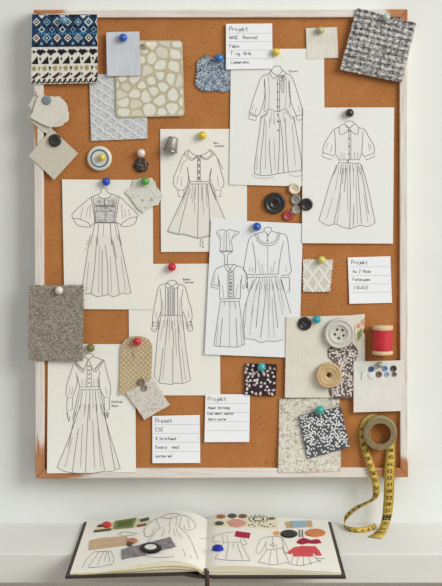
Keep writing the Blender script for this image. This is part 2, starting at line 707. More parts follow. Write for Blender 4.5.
# --- B: collared dress with thimble
B, sB = flat('sketch_sheet', [(160.2, 129), (247, 128.8), (247, 251.6), (161, 252)], 0.6, 0.35, M_PAPER, (0.3, 0, 0.5, 0))
tag(B, 'cream sheet with a scalloped collar dress sketch, a thimble at its top left corner', 'drawing', SH)
draw(B, sB.at, [(155, 130, 5.525, [
    [(185, 108), (165, 125), (175, 150), (205, 168), (240, 140)], [(185, 108), (205, 130), (240, 142), (280, 130), (303, 108)],
    [(190, 116), (178, 128), (186, 146), (208, 159), (236, 140)], [(300, 116), (314, 128), (304, 144), (280, 157), (250, 140)],
    [(303, 108), (325, 125), (315, 145), (280, 165), (245, 140)], [(165, 125), (150, 150), (125, 210), (105, 260), (103, 300), (125, 330)],
    [(178, 205), (185, 250), (180, 300), (160, 332)], [(125, 332), (160, 332), (158, 368), (130, 368), (125, 332)],
    [(325, 125), (350, 165), (375, 215)], [(345, 160), (365, 230), (382, 295), (365, 325)], [(312, 210), (303, 265), (330, 330)],
    [(330, 332), (365, 332), (362, 368), (335, 368), (330, 332)], [(235, 140), (235, 285)], [(250, 140), (250, 285)],
    [(178, 210), (192, 285)], [(312, 215), (300, 285)], [(190, 285), (298, 285)], [(190, 298), (303, 298)], [(190, 285), (190, 298)],
    [(298, 285), (303, 298)], [(190, 300), (150, 387)], [(303, 298), (335, 387)]]
    + [[(236, y), (249, y)] for y in (152, 170, 188, 206, 224, 242, 260, 275)] + [circ(243, y, 4) for y in (162, 197, 232, 266)],
    [[(210, 300), (200, 380)], [(225, 300), (220, 380)], [(260, 300), (262, 380)], [(285, 298), (290, 370)], [(120, 300), (130, 250)],
     [(145, 310), (148, 260)], [(350, 310), (345, 250)], [(175, 165), (150, 190), (140, 240)]]),
    (155, 180, 5.525, [[(185, 30), (130, 150), (68, 285)], [(68, 285), (120, 300), (170, 305), (230, 322), (270, 318), (310, 308)],
                       [(195, 40), (160, 170), (130, 295)], [(240, 20), (238, 170), (235, 320)], [(290, 20), (300, 170), (303, 310)],
                       [(305, 20), (345, 120), (385, 215)], [(252, 325), (250, 352)], [(264, 328), (265, 362)], circ(250, 362, 3, 6),
                       circ(265, 370, 3, 6)],
     [[(220, 50), (205, 130)], [(220, 40), (218, 180)], [(262, 40), (268, 190)], [(68, 280), (122, 295), (172, 300), (232, 316), (308, 303)],
      [(180, 60), (120, 200)], [(255, 30), (258, 120)], [(280, 30), (288, 150)]])])
write(B, sB.at, [('Skin', 213.5, 143.8, 1.9, 1.1), ('snalten', 215, 146.8, 1.9, 1.1)], 0.4)

# --- D: long shirt dress with a frilled front
Dd, sD = flat('sketch_sheet', [(128.3, 264), (219.5, 263.6), (220.4, 395.3), (129.5, 395.6)], 0.6, 0.35, M_PAPER, (0.2, 0, 0.4, 0))
tag(Dd, 'cream sheet with a long-sleeved frilled front dress sketch under a red push pin', 'drawing', SH)
draw(Dd, sD.at, [(145, 260, 7.37, [
    [(165, 165), (190, 150), (225, 155), (235, 170)], [(165, 165), (150, 200), (180, 205), (195, 190)], [(165, 165), (195, 192), (235, 170)],
    [(235, 170), (245, 195), (220, 210), (200, 190)], [(160, 170), (105, 195), (85, 260), (65, 370), (55, 440), (62, 462)],
    [(55, 460), (92, 462), (88, 510), (50, 510), (55, 460)], [(112, 215), (120, 300), (118, 408)], [(118, 380), (90, 455)],
    [(245, 175), (295, 200), (320, 290), (345, 380), (345, 440), (330, 460)], [(310, 462), (340, 452), (350, 490), (318, 505), (310, 462)],
    [(280, 215), (270, 290), (275, 408)], [(280, 380), (310, 455)], [(150, 205), (150, 408)], [(240, 200), (240, 408)],
    [(188, 200), (188, 405)], [(200, 200), (200, 405)], zig(172, 212, 172, 404, 8, 26), zig(214, 212, 214, 404, 8, 26),
    [(118, 408), (275, 408)], [(120, 410), (100, 516)], [(275, 410), (285, 516)], [(170, 412), (160, 516)], [(240, 412), (245, 516)]],
    [[(150, 412), (140, 500)], [(195, 412), (195, 516)], [(80, 430), (85, 380)], [(325, 430), (318, 370)], [(130, 300), (134, 400)],
     [(258, 280), (256, 400)], [(182, 412), (180, 480)], [(215, 412), (222, 490)], [(260, 412), (268, 490)]]),
    (145, 320, 7.37, [[(62, 10), (50, 75), (80, 82), (98, 10)], [(55, 42), (88, 46)], [(300, 10), (318, 78), (352, 70), (335, 5)],
                      [(310, 42), (345, 36)], [(105, 0), (85, 200), (68, 420)], [(280, 0), (300, 200), (335, 440)], [(165, 0), (150, 190)],
                      [(105, 465), (150, 470), (195, 475), (230, 465), (275, 468), (335, 445)], [(135, 200), (105, 460)],
                      [(200, 10), (215, 195)], [(205, 200), (205, 470)], [(245, 20), (250, 200), (275, 465)]],
     [[(140, 0), (110, 150)], [(240, 0), (265, 150)], [(68, 420), (105, 463)], [(150, 200), (130, 440)], [(270, 200), (300, 440)],
      [(180, 0), (178, 160)], [(225, 60), (232, 260)]])])
write(Dd, sD.at, [('Boker', 183.2, 280.3, 2.0, 1.1), ('Lernnm', 184.2, 283.2, 2.0, 1.1)], 0.4)

# --- G: prairie dress lower left
G, sG = flat('sketch_sheet', [(48, 344), (135, 344.2), (136, 472.2), (47, 473.4)], 0.6, 0.35, M_PAPER, (0.7, 0, 5.0, 0))
tag(G, 'cream sheet with a ruffled collar prairie dress sketch, lower left corner of the board', 'drawing', SH)
draw(G, sG.at, [(50, 340, 5.525, [
    [(190, 90), (200, 75), (230, 75), (240, 92)], [(212, 105), (190, 160), (180, 178), (150, 150), (138, 122)], [(190, 92), (212, 105), (240, 92)],
    [(212, 105), (245, 175), (275, 150), (298, 112)], [(240, 92), (298, 112)], [(190, 92), (140, 122)], zig(146, 132, 184, 166, 5, 10),
    zig(246, 165, 290, 114, 5, 12), [(130, 130), (115, 180), (95, 240), (88, 290), (95, 315)],
    [(95, 318), (125, 318), (122, 390), (92, 385), (95, 318)], [(145, 180), (150, 240), (125, 315)],
    [(298, 112), (315, 180), (335, 260), (330, 312)], [(298, 318), (328, 315), (328, 385), (302, 385), (298, 318)],
    [(275, 170), (268, 240), (280, 280), (300, 315)], [(205, 115), (205, 258)], [(228, 140), (228, 258)], [(150, 200), (165, 258)], [(270, 200), (275, 258)],
    [(162, 260), (275, 258), (278, 275), (160, 275), (162, 260)], [(160, 278), (125, 440)], [(278, 275), (310, 440)], [(180, 280), (165, 380)],
    [(220, 280), (220, 440)], [(250, 280), (260, 400)], [(95, 390), (100, 440)], [(315, 390), (320, 430)]]
    + [circ(216, y, 3.5, 6) for y in (145, 167, 190, 213, 237)],
    [[(180, 250), (175, 215)], [(240, 250), (245, 215)], [(200, 280), (195, 400)], [(105, 305), (112, 260)], [(118, 305), (128, 260)],
     [(315, 305), (308, 260)], [(195, 250), (194, 215)], [(260, 250), (262, 205)], [(265, 280), (290, 420)], [(170, 280), (140, 420)], [(235, 280), (240, 380)]]),
    (50, 400, 4.91, [[(150, 20), (100, 170), (35, 330)], [(250, 20), (300, 190), (345, 335)],
                     [(35, 330), (65, 348), (115, 358), (200, 360), (265, 350), (300, 350), (345, 335)], [(140, 140), (125, 240), (110, 355)],
                     [(190, 20), (180, 200), (175, 355)], [(225, 20), (245, 200), (268, 345)], [(265, 60), (290, 180), (318, 340)],
                     [(82, 60), (92, 105), (98, 80)], [(290, 60), (282, 85), (275, 60)], [(125, 60), (90, 230)]],
     [[(170, 20), (168, 80)], [(160, 120), (150, 330)], [(210, 100), (220, 340)], [(235, 140), (250, 330)], [(110, 180), (75, 330)]])])
write(G, sG.at, [('Stufunan', 111.5, 402.6, 2.0, 1.0), ('blaum', 111.8, 406.6, 2.0, 1.0)], 0.4)

# --- C: long coat dress with a bow
Cc, sC = flat('sketch_sheet', [(231, 49), (324, 48.6), (325, 187), (229.3, 184.6)], 1.2, 0.35, M_PAPER_N, (0.4, 0, 0.5, 0))
tag(Cc, 'cream sheet with a coat dress sketch with a bow at its neck, top middle', 'drawing', SH)
draw(Cc, sC.at, [(240, 60, 6.31, [
    [(205, 55), (212, 42), (235, 38), (255, 42), (262, 58)], [(205, 55), (200, 75), (235, 98)], [(262, 58), (265, 72), (238, 100)],
    [(200, 60), (188, 80), (212, 118), (237, 98)], [(262, 60), (290, 85), (262, 105), (240, 98)],
    [(188, 82), (150, 98), (130, 115), (110, 170), (85, 240), (62, 320), (58, 345)], [(152, 130), (158, 200), (150, 260), (128, 330), (108, 355)],
    [(60, 345), (105, 358), (100, 383), (52, 370), (60, 345)], [(62, 330), (80, 340), (108, 352)],
    [(290, 85), (320, 98), (345, 150), (370, 230), (393, 310), (395, 350)], [(308, 130), (312, 220), (330, 290), (355, 350)],
    [(352, 352), (395, 345), (398, 372), (365, 382), (352, 352)], [(155, 120), (160, 250), (150, 315)], [(310, 130), (318, 240), (312, 300)],
    [(235, 100), (238, 330)], [(250, 125), (250, 330)], [(248, 105), (265, 95), (285, 105), (290, 120), (265, 130), (248, 122), (248, 105)],
    circ(268, 112, 9), circ(268, 112, 5, 6), [(262, 130), (258, 170), (268, 205), (276, 200), (278, 150), (275, 128)],
    [(150, 330), (180, 310), (205, 318), (235, 326), (262, 318), (288, 308), (310, 335)], [(140, 355), (165, 340), (182, 318)],
    [(128, 365), (155, 355), (175, 330)], [(285, 325), (315, 350), (345, 365)], [(135, 360), (128, 400)], [(338, 362), (345, 400)]]
    + [circ(239, y, 4.5, 7) for y in (152, 203, 250, 295, 345, 388)],
    [[(178, 95), (185, 200), (180, 310)], [(290, 110), (292, 200), (285, 305)], [(75, 320), (90, 280)], [(95, 335), (105, 300)], [(375, 330), (368, 290)],
     [(200, 325), (190, 400)], [(275, 325), (280, 400)], [(270, 130), (268, 190)], [(215, 330), (214, 400)]]),
    (240, 115, 6.31, [[(135, 0), (120, 120), (100, 260), (90, 355), (100, 375)], [(155, 20), (145, 150), (130, 290), (128, 375)],
                      [(185, 150), (188, 250), (200, 370)], [(245, 0), (250, 90), (248, 200), (240, 370)],
                      [(255, 30), (270, 180), (275, 365)], [(285, 20), (292, 180), (305, 360)], [(340, 10), (360, 130), (385, 270), (390, 345)],
                      [(90, 370), (140, 383), (200, 378), (240, 370), (300, 362), (390, 350)], circ(240, 40, 4.5, 7), circ(240, 98, 4.5, 7)],
     [[(190, 20), (185, 80)], [(215, 20), (218, 60)], [(310, 10), (330, 30)], [(75, 375), (95, 392), (150, 400), (215, 392)],
      [(310, 375), (350, 388), (390, 382)], [(110, 260), (105, 350)], [(215, 150), (222, 350)], [(330, 60), (350, 320)], [(165, 40), (160, 340)]])])
write(Cc, sC.at, [('Kurvn', 289.2, 72.2, 2.4, 1.0)], 0.4)

# --- A: pinafore dress with balloon sleeves
A, sA = flat('sketch_sheet', [(62, 179.4), (152.8, 180), (153.4, 309.6), (64.5, 309)], 1.2, 0.35, M_PAPER, (0.5, 0, 0.5, 0))
tag(A, 'cream sheet with a balloon sleeve dress sketch and shaded bodice, left edge of the board', 'drawing', SH)
hat = []
for k in range(150):
    x, y = random.uniform(160, 276), random.uniform(135, 258)
    a = random.uniform(-0.5, 0.5) + (PI / 2 if k % 2 else 0)
    l = random.uniform(5, 16)
    hat.append([(x, y), (x + l * math.cos(a), min(260, y + l * abs(math.sin(a))))])
draw(A, sA.at, [(65, 175, 5.525, [
    [(180, 108), (200, 95), (197, 75), (230, 75), (232, 92), (255, 105)], [(180, 108), (195, 125), (220, 130), (245, 122), (255, 105)],
    [(180, 108), (145, 122), (110, 150), (60, 195), (38, 222), (45, 240)],
    [(45, 240), (85, 245), (125, 262), (140, 280), (130, 288), (75, 280), (55, 258), (45, 240)],
    [(255, 105), (300, 120), (340, 155), (385, 200), (403, 222), (392, 240)],
    [(392, 232), (345, 245), (310, 275), (318, 285), (365, 280), (390, 260), (392, 232)], [(145, 122), (155, 180), (165, 262)],
    [(155, 118), (170, 260)], [(300, 122), (290, 180), (280, 262)], [(288, 118), (272, 260)], [(165, 170), (275, 170)], [(172, 200), (270, 200)],
    [(165, 262), (282, 262)], [(165, 265), (282, 265)], [(165, 173), (275, 173)], [(218, 130), (218, 170)], [(222, 200), (222, 262)],
    [(140, 285), (165, 262)], [(310, 275), (282, 262)], [(165, 265), (140, 387)], [(285, 265), (312, 387)], [(185, 270), (178, 387)],
    [(250, 265), (258, 387)]],
    hat + [[(100, 180), (85, 240)], [(130, 170), (115, 230)], [(330, 190), (335, 230)], [(350, 190), (360, 230)], [(215, 270), (210, 340)], [(275, 268), (290, 360)],
           [(140, 160), (138, 240)], [(312, 160), (318, 240)]]),
    (65, 235, 5.525, [[(140, 0), (120, 120), (98, 265), (92, 300)], [(295, 0), (325, 130), (365, 320)],
                      [(110, 325), (145, 325), (175, 340), (210, 335), (240, 330), (265, 340), (300, 330), (320, 320), (345, 327), (365, 318)],
                      [(175, 10), (165, 170), (145, 325)], [(205, 80), (205, 330)], [(222, 55), (235, 170), (238, 330)],
                      [(255, 10), (280, 150), (300, 325)], [(265, 30), (285, 130)]],
     [[(128, 30), (122, 60)], [(118, 65), (108, 90)], [(190, 60), (185, 320)], [(250, 120), (258, 320)], [(310, 120), (335, 310)], [(130, 150), (118, 310)]])])
mb = MB()
mb.face([sA.at(x, y, 0.03) for x, y in zz(65, 175, 5.525, [(165, 120), (195, 125), (220, 130), (245, 122), (282, 118), (272, 262), (170, 262)])])
mb.build('shaded_bodice', plain('bodice_shading', (214, 212, 207), 0.9), A, fix=False)

# --- F: white sheet with two dresses and a small bodice
Ff, sF = flat('sketch_sheet', [(211.2, 219.3), (303, 223.6), (299, 358), (204.6, 354.4)], 2.0, 0.35, M_PAPER_W, (0.9, 0, 0.7, 0))
tag(Ff, 'white tilted sheet with two dress sketches and a little bodice, centre of board', 'drawing', SH)
draw(Ff, sF.at, [(205, 220, 8.38, [
    [(150, 80), (125, 85), (98, 100), (110, 130), (130, 165), (130, 180), (125, 255)], [(205, 80), (240, 90), (285, 100), (270, 118), (235, 150), (215, 180), (225, 200), (230, 255)],
    [(122, 258), (235, 258)], [(122, 266), (233, 266)], [(150, 80), (178, 90), (205, 80)], [(178, 90), (178, 258)],
    [(130, 268), (160, 290), (165, 365), (155, 375)], [(225, 270), (190, 295), (188, 368)], [(160, 378), (185, 372), (245, 372), (265, 385)],
    [(160, 378), (188, 428), (210, 410), (240, 374)], [(265, 385), (228, 430), (210, 410), (180, 374)],
    [(155, 385), (95, 410), (70, 470), (55, 540)], [(52, 540), (108, 550), (105, 575), (52, 562), (52, 540)],
    [(265, 385), (320, 405), (345, 460), (358, 540)], [(312, 555), (358, 540), (360, 560), (320, 575), (312, 555)],
    [(110, 460), (115, 550)], [(310, 460), (300, 550)], [(192, 430), (192, 585)], [(240, 425), (242, 585)], [(203, 425), (203, 585)]]
    + [circ(216, y, 5, 6) for y in (440, 468, 496, 524, 552, 580)],
    [[(115, 100), (140, 160)], [(255, 100), (225, 150)], [(160, 100), (158, 250)], [(200, 100), (205, 250)], [(85, 470), (75, 535)], [(335, 470), (340, 535)],
     [(228, 430), (229, 585)]]),
    (205, 280, 8.38, [[(120, 0), (125, 150), (130, 160)], [(300, 0), (295, 150), (285, 157)], [(192, 0), (192, 155)], [(203, 0), (203, 155)], [(242, 0), (240, 155)],
                      [(130, 160), (285, 155), (287, 178), (128, 182), (130, 160)], [(128, 182), (100, 370), (75, 550)],
                      [(287, 178), (310, 370), (330, 540)], [(75, 550), (125, 558), (200, 560), (265, 562), (330, 540)], [(145, 320), (125, 555)],
                      [(260, 320), (270, 560)], [(165, 185), (160, 215)], [(208, 185), (210, 240)], [(245, 185), (260, 240)]]
     + [circ(216, y, 5, 6) for y in (28, 56, 84, 112, 140)],
     [[(145, 40), (160, 150)], [(275, 40), (255, 150)], [(208, 240), (205, 560)], [(228, 0), (228, 150)], [(110, 380), (95, 545)], [(295, 380), (310, 545)]]),
    (238, 220, 6.9, [[(180, 75), (185, 55), (225, 52), (232, 75)], [(185, 75), (205, 100), (228, 80)],
                     [(120, 100), (140, 150), (205, 178), (265, 155), (290, 95)], [(135, 95), (150, 140), (205, 162), (258, 140), (278, 88)],
                     [(180, 80), (135, 92), (115, 102)], [(232, 78), (285, 90)], [(115, 102), (80, 125), (65, 180), (50, 270), (38, 340), (62, 372)],
                     [(65, 375), (115, 378), (115, 398), (65, 395), (65, 375)], [(100, 150), (112, 220), (122, 300), (118, 370)],
                     [(285, 90), (335, 110), (350, 200), (360, 300), (368, 350), (350, 378)],
                     [(300, 382), (350, 378), (350, 395), (305, 398), (300, 382)], [(315, 150), (298, 220), (285, 300), (278, 375)],
                     [(205, 100), (205, 150)], circ(207, 105, 4, 6), circ(203, 143, 4, 6), [(130, 375), (275, 372), (278, 392), (128, 395), (130, 375)],
                     [(128, 397), (85, 483)], [(290, 395), (315, 483)], [(150, 398), (125, 483)], [(200, 398), (200, 483)], [(255, 398), (280, 483)],
                     [(65, 398), (60, 470)], [(355, 398), (355, 480)]],
     [[(140, 280), (155, 370)], [(165, 300), (175, 370)], [(230, 320), (225, 370)], [(255, 280), (240, 365)], [(170, 398), (160, 483)],
      [(230, 398), (240, 483)], [(205, 180), (205, 370)], [(75, 360), (85, 320)], [(100, 360), (98, 330)], [(335, 360), (328, 320)], [(185, 398), (180, 483)],
      [(215, 398), (220, 483)], [(275, 398), (300, 483)]]),
    (238, 280, 6.9, [[(105, 0), (70, 110), (38, 240), (45, 400)], [(300, 0), (330, 110), (365, 230)],
                     [(45, 405), (110, 412), (160, 432), (200, 420), (250, 425), (312, 412)], [(155, 10), (125, 330)],
                     [(190, 30), (185, 150), (155, 400)], [(240, 20), (275, 330)], [(355, 0), (355, 75), (338, 85)], [(60, 20), (72, 80)]],
     [[(130, 20), (90, 250)], [(215, 10), (220, 210)], [(260, 10), (310, 240)], [(60, 150), (45, 330)], [(290, 60), (320, 200)], [(105, 180), (80, 380)],
      [(205, 60), (215, 400)], [(235, 120), (250, 400)]])])

# --- E: short-sleeved shirtwaist dress
E, sE = flat('sketch_sheet', [(303, 107.6), (394.2, 107.4), (393, 243.6), (302, 243.2)], 2.0, 0.35, M_PAPER_N, (0.6, 0, 0.6, 0))
tag(E, 'cream sheet with a short puff sleeve shirt dress sketch under a black push pin', 'drawing', SH)
draw(E, sE.at, [(310, 105, 6.314, [
    [(215, 118), (235, 103), (265, 103), (285, 118)], [(220, 125), (245, 145), (275, 125)], [(215, 118), (185, 138), (195, 187), (245, 152), (220, 122)],
    [(285, 118), (305, 142), (297, 187), (250, 152), (280, 122)], [(185, 138), (150, 155), (130, 180), (100, 230), (82, 275), (85, 300)],
    [(80, 300), (155, 322), (130, 345), (75, 325), (80, 300)], [(155, 160), (160, 240), (160, 310)],
    [(303, 142), (345, 155), (370, 200), (400, 250), (408, 280), (402, 302)], [(345, 325), (405, 303), (408, 325), (355, 347), (345, 325)],
    [(335, 165), (332, 240), (328, 300), (342, 325)], [(160, 310), (185, 345)], [(328, 300), (310, 345)], [(245, 155), (248, 345)],
    [(258, 155), (258, 345)], [(185, 347), (310, 345), (315, 368), (180, 365), (185, 347)], circ(240, 356, 7), [(180, 368), (150, 440)],
    [(315, 368), (345, 440)], [(225, 372), (225, 440)], [(270, 372), (275, 440)], [(300, 370), (320, 440)], [(200, 372), (190, 440)]]
    + [circ(247, y, 4, 6) for y in (165, 212, 262, 310)],
    [[(100, 280), (115, 240)], [(130, 300), (140, 250)], [(375, 290), (370, 240)], [(390, 280), (380, 250)], [(195, 340), (200, 300)],
     [(215, 340), (215, 305)], [(280, 340), (282, 290)], [(300, 335), (300, 300)], [(240, 372), (235, 440)], [(285, 370), (300, 430)],
     [(212, 372), (206, 440)], [(255, 372), (254, 440)]]),
    (310, 165, 6.314, [[(168, 0), (130, 100), (95, 220), (55, 350)], [(325, 0), (355, 100), (385, 230), (412, 365)],
                       [(55, 350), (110, 382), (160, 372), (200, 390), (250, 402), (290, 390), (320, 380), (365, 388), (412, 365)],
                       [(205, 20), (185, 200), (150, 370)], [(230, 20), (215, 170)], [(250, 0), (255, 200), (250, 400)],
                       [(300, 10), (310, 170), (325, 370)], [(320, 20), (345, 150), (370, 310)], [(278, 250), (272, 390)]],
     [[(185, 10), (160, 160)], [(275, 20), (275, 150)], [(145, 200), (105, 340)], [(195, 180), (170, 370)], [(235, 60), (240, 300)], [(290, 60), (300, 370)],
      [(215, 20), (205, 120)], [(340, 180), (365, 360)]])])

TONE = plain('dress_tone', (234, 234, 229), 0.9, 0.1)
TONE_C = plain('dress_tone_cream', (236, 232, 223), 0.9, 0.1)
TONE_W = plain('dress_tone_cool', (234, 235, 236), 0.9, 0.1)
for sheet, sf_, mt_, polys in (
        (Cc, sC, TONE, [(240, 115, 6.31, [(135, 0), (100, 260), (90, 368), (200, 376), (385, 348), (380, 270), (340, 10)]),
                        (240, 60, 6.31, [(190, 84), (290, 87), (318, 100), (314, 300), (338, 344), (130, 344), (150, 315), (152, 100)])]),
        (E, sE, TONE, [(310, 165, 6.314, [(168, 0), (95, 220), (57, 350), (110, 380), (160, 370), (250, 400), (320, 378), (410, 363), (385, 230), (325, 0)]),
                       (310, 105, 6.314, [(187, 140), (303, 144), (335, 165), (328, 300), (312, 345), (185, 345), (160, 310), (155, 160)])]),
        (B, sB, TONE_C, [(155, 180, 5.525, [(190, 24), (68, 283), (170, 303), (230, 320), (306, 306), (308, 216), (384, 212), (303, 24)])]),
        (A, sA, TONE_C, [(65, 235, 5.525, [(140, 0), (98, 265), (110, 323), (175, 338), (265, 338), (363, 316), (325, 130), (295, 0)])]),
        (Dd, sD, TONE_C, [(145, 320, 7.37, [(103, 0), (70, 420), (105, 463), (195, 473), (333, 443), (300, 200), (282, 0)])]),
        (G, sG, TONE_C, [(50, 400, 4.91, [(152, 20), (37, 330), (65, 346), (115, 356), (200, 358), (265, 348), (343, 333), (300, 190), (250, 20)])]),
        (Ff, sF, TONE_W, [(205, 280, 8.38, [(128, 182), (77, 548), (200, 558), (328, 538), (287, 178)]),
                          (238, 280, 6.9, [(105, 0), (40, 240), (47, 403), (160, 430), (310, 410), (360, 230), (300, 0)])])):
    wash(sheet, sf_.at, [zz(ox, oy, k, pp) for ox, oy, k, pp in polys], mt_)

# ------------------------------------------------------------------ index cards
CG = 'ruled index cards with handwriting'


def index_card(poly, level, rules, lines, label, lift=(0.8, 0, 0.9, 0)):
    o, sf = flat('index_card', poly, level, 0.3, M_CARD, lift)
    tag(o, label, 'note card', CG)
    mb = MB()
    for y in rules:
        u = (y - sf.y0) / (sf.y1 - sf.y0)
        xa = poly[0][0] + (poly[3][0] - poly[0][0]) * u + 1.5
        xb = poly[1][0] + (poly[2][0] - poly[1][0]) * u - 1.0
        stroke_px(mb, [(xa + (xb - xa) * k / 6, y) for k in range(7)], sf.at, 0.45, 0)
    mb.build('ruled_lines', RULE, o, fix=False)
    write(o, lambda x, y: sf.at(x, y, 0.16), lines, 0.45)
    return o


index_card([(226, 23.8), (272.2, 23.4), (272.6, 68.6), (226, 69.4)], 2.4, [33.2, 41.6, 50, 58.5],
           [('Projekt', 229.6, 31.0, 4.4, 0.9), ('NASE', 229.6, 39.2, 3.3, 0.95), ('Rnnntal', 243, 39.0, 3.3, 0.95),
            ('Fabio', 229.6, 47.6, 3.3, 0.95), ('T-ig', 230.6, 55.0, 3.4, 1.1), ('Bnk', 244, 55.0, 3.4, 1.1), ('Lismerdnn', 231, 63.6, 3.2, 0.95)],
           'white index card with five handwritten lines at the top, over the coat dress sheet')
index_card([(347.8, 257.5), (390.4, 256.2), (392, 302.8), (349.5, 303.8)], 0.8, [266.8, 275.5, 283.8, 292.2],
           [('Projekt', 351.5, 264.0, 3.8, 0.92), ('Aw 2 Ykas', 353, 272.8, 3.0, 0.95), ('Fatan,pes', 353, 280.8, 3.0, 0.95), ('2.KLAS.E', 353.8, 289.0, 3.0, 0.95)],
           'white index card with four handwritten lines below the shirt dress sheet')
index_card([(152.3, 416), (199.8, 415), (200.3, 463), (152.4, 463.2)], 0.8, [424.6, 433.4, 442.3, 451.6],
           [('Preset', 155.6, 422.6, 4.4, 0.9), ('ESE', 155.8, 431.2, 3.4, 1.1), ('& briofmed'.replace('&', '8'), 155.8, 440.0, 3.2, 0.95),
            ('Kwerp  med', 155.8, 448.6, 3.3, 1.0), ('materiel', 155.8, 457.4, 3.0, 1.1)],
           'white index card with five handwritten lines, lowest card on the board')
index_card([(205.5, 394), (250, 394.5), (249.3, 442), (204.4, 442.2)], 1.5, [403.4, 412.6, 421.6, 430.4],
           [('Projekt', 208, 400.8, 4.0, 0.98), ('Asper birnnag', 208, 409, 2.8, 0.88), ('Cool smart aantal', 207.6, 414.6, 2.7, 0.84), ('iborn nurne', 208.4, 420.4, 2.8, 0.85)],
           'white index card with four handwritten lines, left of the plum-black floral swatch')

# ------------------------------------------------------------------ fabric swatches
SW = 'fabric swatches on the pin board'


def leaf(x, y, a, l, w, n=6):
    pts = []
    for k in range(n):
        t = 2 * PI * k / n
        px, py = l * math.cos(t), w * math.sin(t)
        pts.append((x + px * math.cos(a) - py * math.sin(a), y + px * math.sin(a) + py * math.cos(a)))
    return pts


def scatter(poly, n, dmin, margin=1.2):
    xs, ys = [p[0] for p in poly], [p[1] for p in poly]
    out = []
    tries = 0
    while len(out) < n and tries < n * 60:
        tries += 1
        x, y = random.uniform(min(xs), max(xs)), random.uniform(min(ys), max(ys))
        if not all(inside(poly, x + dx, y + dy) for dx, dy in ((margin, 0), (-margin, 0), (0, margin), (0, -margin))):
            continue
        if all((x - a) ** 2 + (y - b) ** 2 > dmin * dmin for a, b in out):
            out.append((x, y))
    return out


# 1 patterned navy and cream cloth over the frame's top left corner
Q = [(31.6, 14), (97.4, 14), (98.2, 83), (30.8, 84.6)]


def uv(u, v):
    a = Vector(Q[0]) * (1 - u) + Vector(Q[1]) * u
    b = Vector(Q[3]) * (1 - u) + Vector(Q[2]) * u
    return tuple(a * (1 - v) + b * v)


def q01(pts):
    return [uv(min(0.995, max(0.005, x / 66.0)), min(0.995, max(0.005, y / 70.0))) for x, y in pts]


def dia(x, y, a, b=None):
    b = b or a
    return q01([(x - a, y), (x, y - b), (x + a, y), (x, y + b)])


ex = [(q01([(0.2, 0.2), (65.8, 0.2), (65.8, 33), (0.2, 33)]), 1)]
NV, WH, LB, BK, GO, OR, TQ = 1, 2, 3, 4, 5, 6, 7
for k in range(7):
    x = 5 + k * 10.4
    for y, big in ((8, 1), (24, 2)):
        xx = x if y == 24 else x + (0 if k % 2 else 0)
        ex.append((dia(xx, y, 4.9, 5.2), BK if (k + big) % 3 else LB))
        ex.append((dia(xx, y, 3.9, 4.2), WH if k % 3 != 1 else LB))
        ex.append((dia(xx, y, 2.7, 2.9), NV if y == 8 else (OR if k % 2 == 0 else BK)))
        ex.append((dia(xx, y, 1.2, 1.3), WH if (k + big) % 2 else LB))
    x2 = x + 5.2
    ex.append((dia(x2, 15.5, 4.4, 4.6), BK if k % 2 else TQ))
    ex.append((dia(x2, 15.5, 3.0, 3.2), LB if k % 2 else WH))
    ex.append((dia(x2, 15.5, 2.0, 2.2), BK if k % 2 == 0 else NV))
    ex.append((q01([(x2 - 3.4, 1.2), (x2 + 3.4, 1.2), (x2, 4.6)]), BK if k % 2 else WH))
    for yy, c in ((20, TQ), (29.5, LB)):
        ex.append((q01(circ(x2, yy, 1.5, 8)[:-1]), c))
    ex.append((q01([(x - 4.5, 29.6), (x + 4, 29.6), (x, 33)]), BK))
    for yy in (12, 19.4, 27.6):
        for s_ in (-2.9, 2.9):
            ex.append((dia(x2 + s_, yy, 1.5, 1.7), BK if yy != 19.4 else TQ))
    ex.append((q01([(x - 1.8, 0.3), (x + 1.8, 0.3), (x, 2.6)]), LB if k % 2 else BK))
for k in range(7):
    x = 4 + k * 10.4
    x2 = x + 5.2
    ex.append((dia(x2, 37.4, 4.4, 4.2), BK))
    ex.append((q01([(x2 - 5, 33.2), (x2 + 5, 33.2), (x2, 35.8)]), WH))
    ex.append((q01([(x - 2.2, 35.6), (x + 0.4, 37.2), (x - 1, 39.4), (x - 2.6, 38)]), NV))
    ex.append((q01([(x - 4.4, 49.6), (x + 2.2, 41.8), (x + 3.2, 49.8)]), BK))
    ex.append((q01([(x + 3.8, 44), (x + 6.2, 43), (x + 5.6, 47)]), NV))
    ex.append((q01([(x - 3.4, 53.2), (x + 0.2, 51.4), (x + 1.2, 55.4), (x - 1.2, 57)]), GO))
    ex.append((q01([(x + 3, 52), (x + 5.8, 53), (x + 4, 57)]), NV if k % 2 else GO))
    ex.append((q01([(x - 4.4, 63.6), (x + 2.8, 57.8), (x + 3.4, 60.8), (x - 0.8, 64.2)]), 8))
    ex.append((q01([(x + 3.8, 58.6), (x + 5.6, 59.6), (x + 4.8, 62)]), BK))
for k in range(13):
    x = 2.4 + k * 5.1
    ex.append((q01([(x - 2.1, 68.8), (x + 0.6, 64.4), (x + 2.2, 65.4), (x - 0.4, 69.4)]), BK))
    ex.append((q01([(x + 0.9, 68.2), (x + 2.4, 66.8), (x + 2.8, 69.2)]), BK))
C8 = [plain('print_cream', (229, 224, 210), 0.9), plain('print_navy', (34, 62, 92), 0.9), plain('print_white', (226, 224, 216), 0.9),
      plain('print_light_blue', (128, 168, 192), 0.9), plain('print_black', (30, 30, 38), 0.9), plain('print_gold', (170, 152, 92), 0.9),
      plain('print_rust', (152, 98, 74), 0.9), plain('print_mid_blue', (62, 116, 158), 0.9), plain('print_plum', (66, 36, 52), 0.9)]
o, _ = flat('fabric_swatch', pinked(Q, 2.1, 0.5, jit=0.2), 4.97, 2.0, C8, (0, 0, 0, 0), extra=ex)
tag(o, 'navy and cream geometric print fabric swatch over the top left corner of the frame', 'fabric swatch', SW)

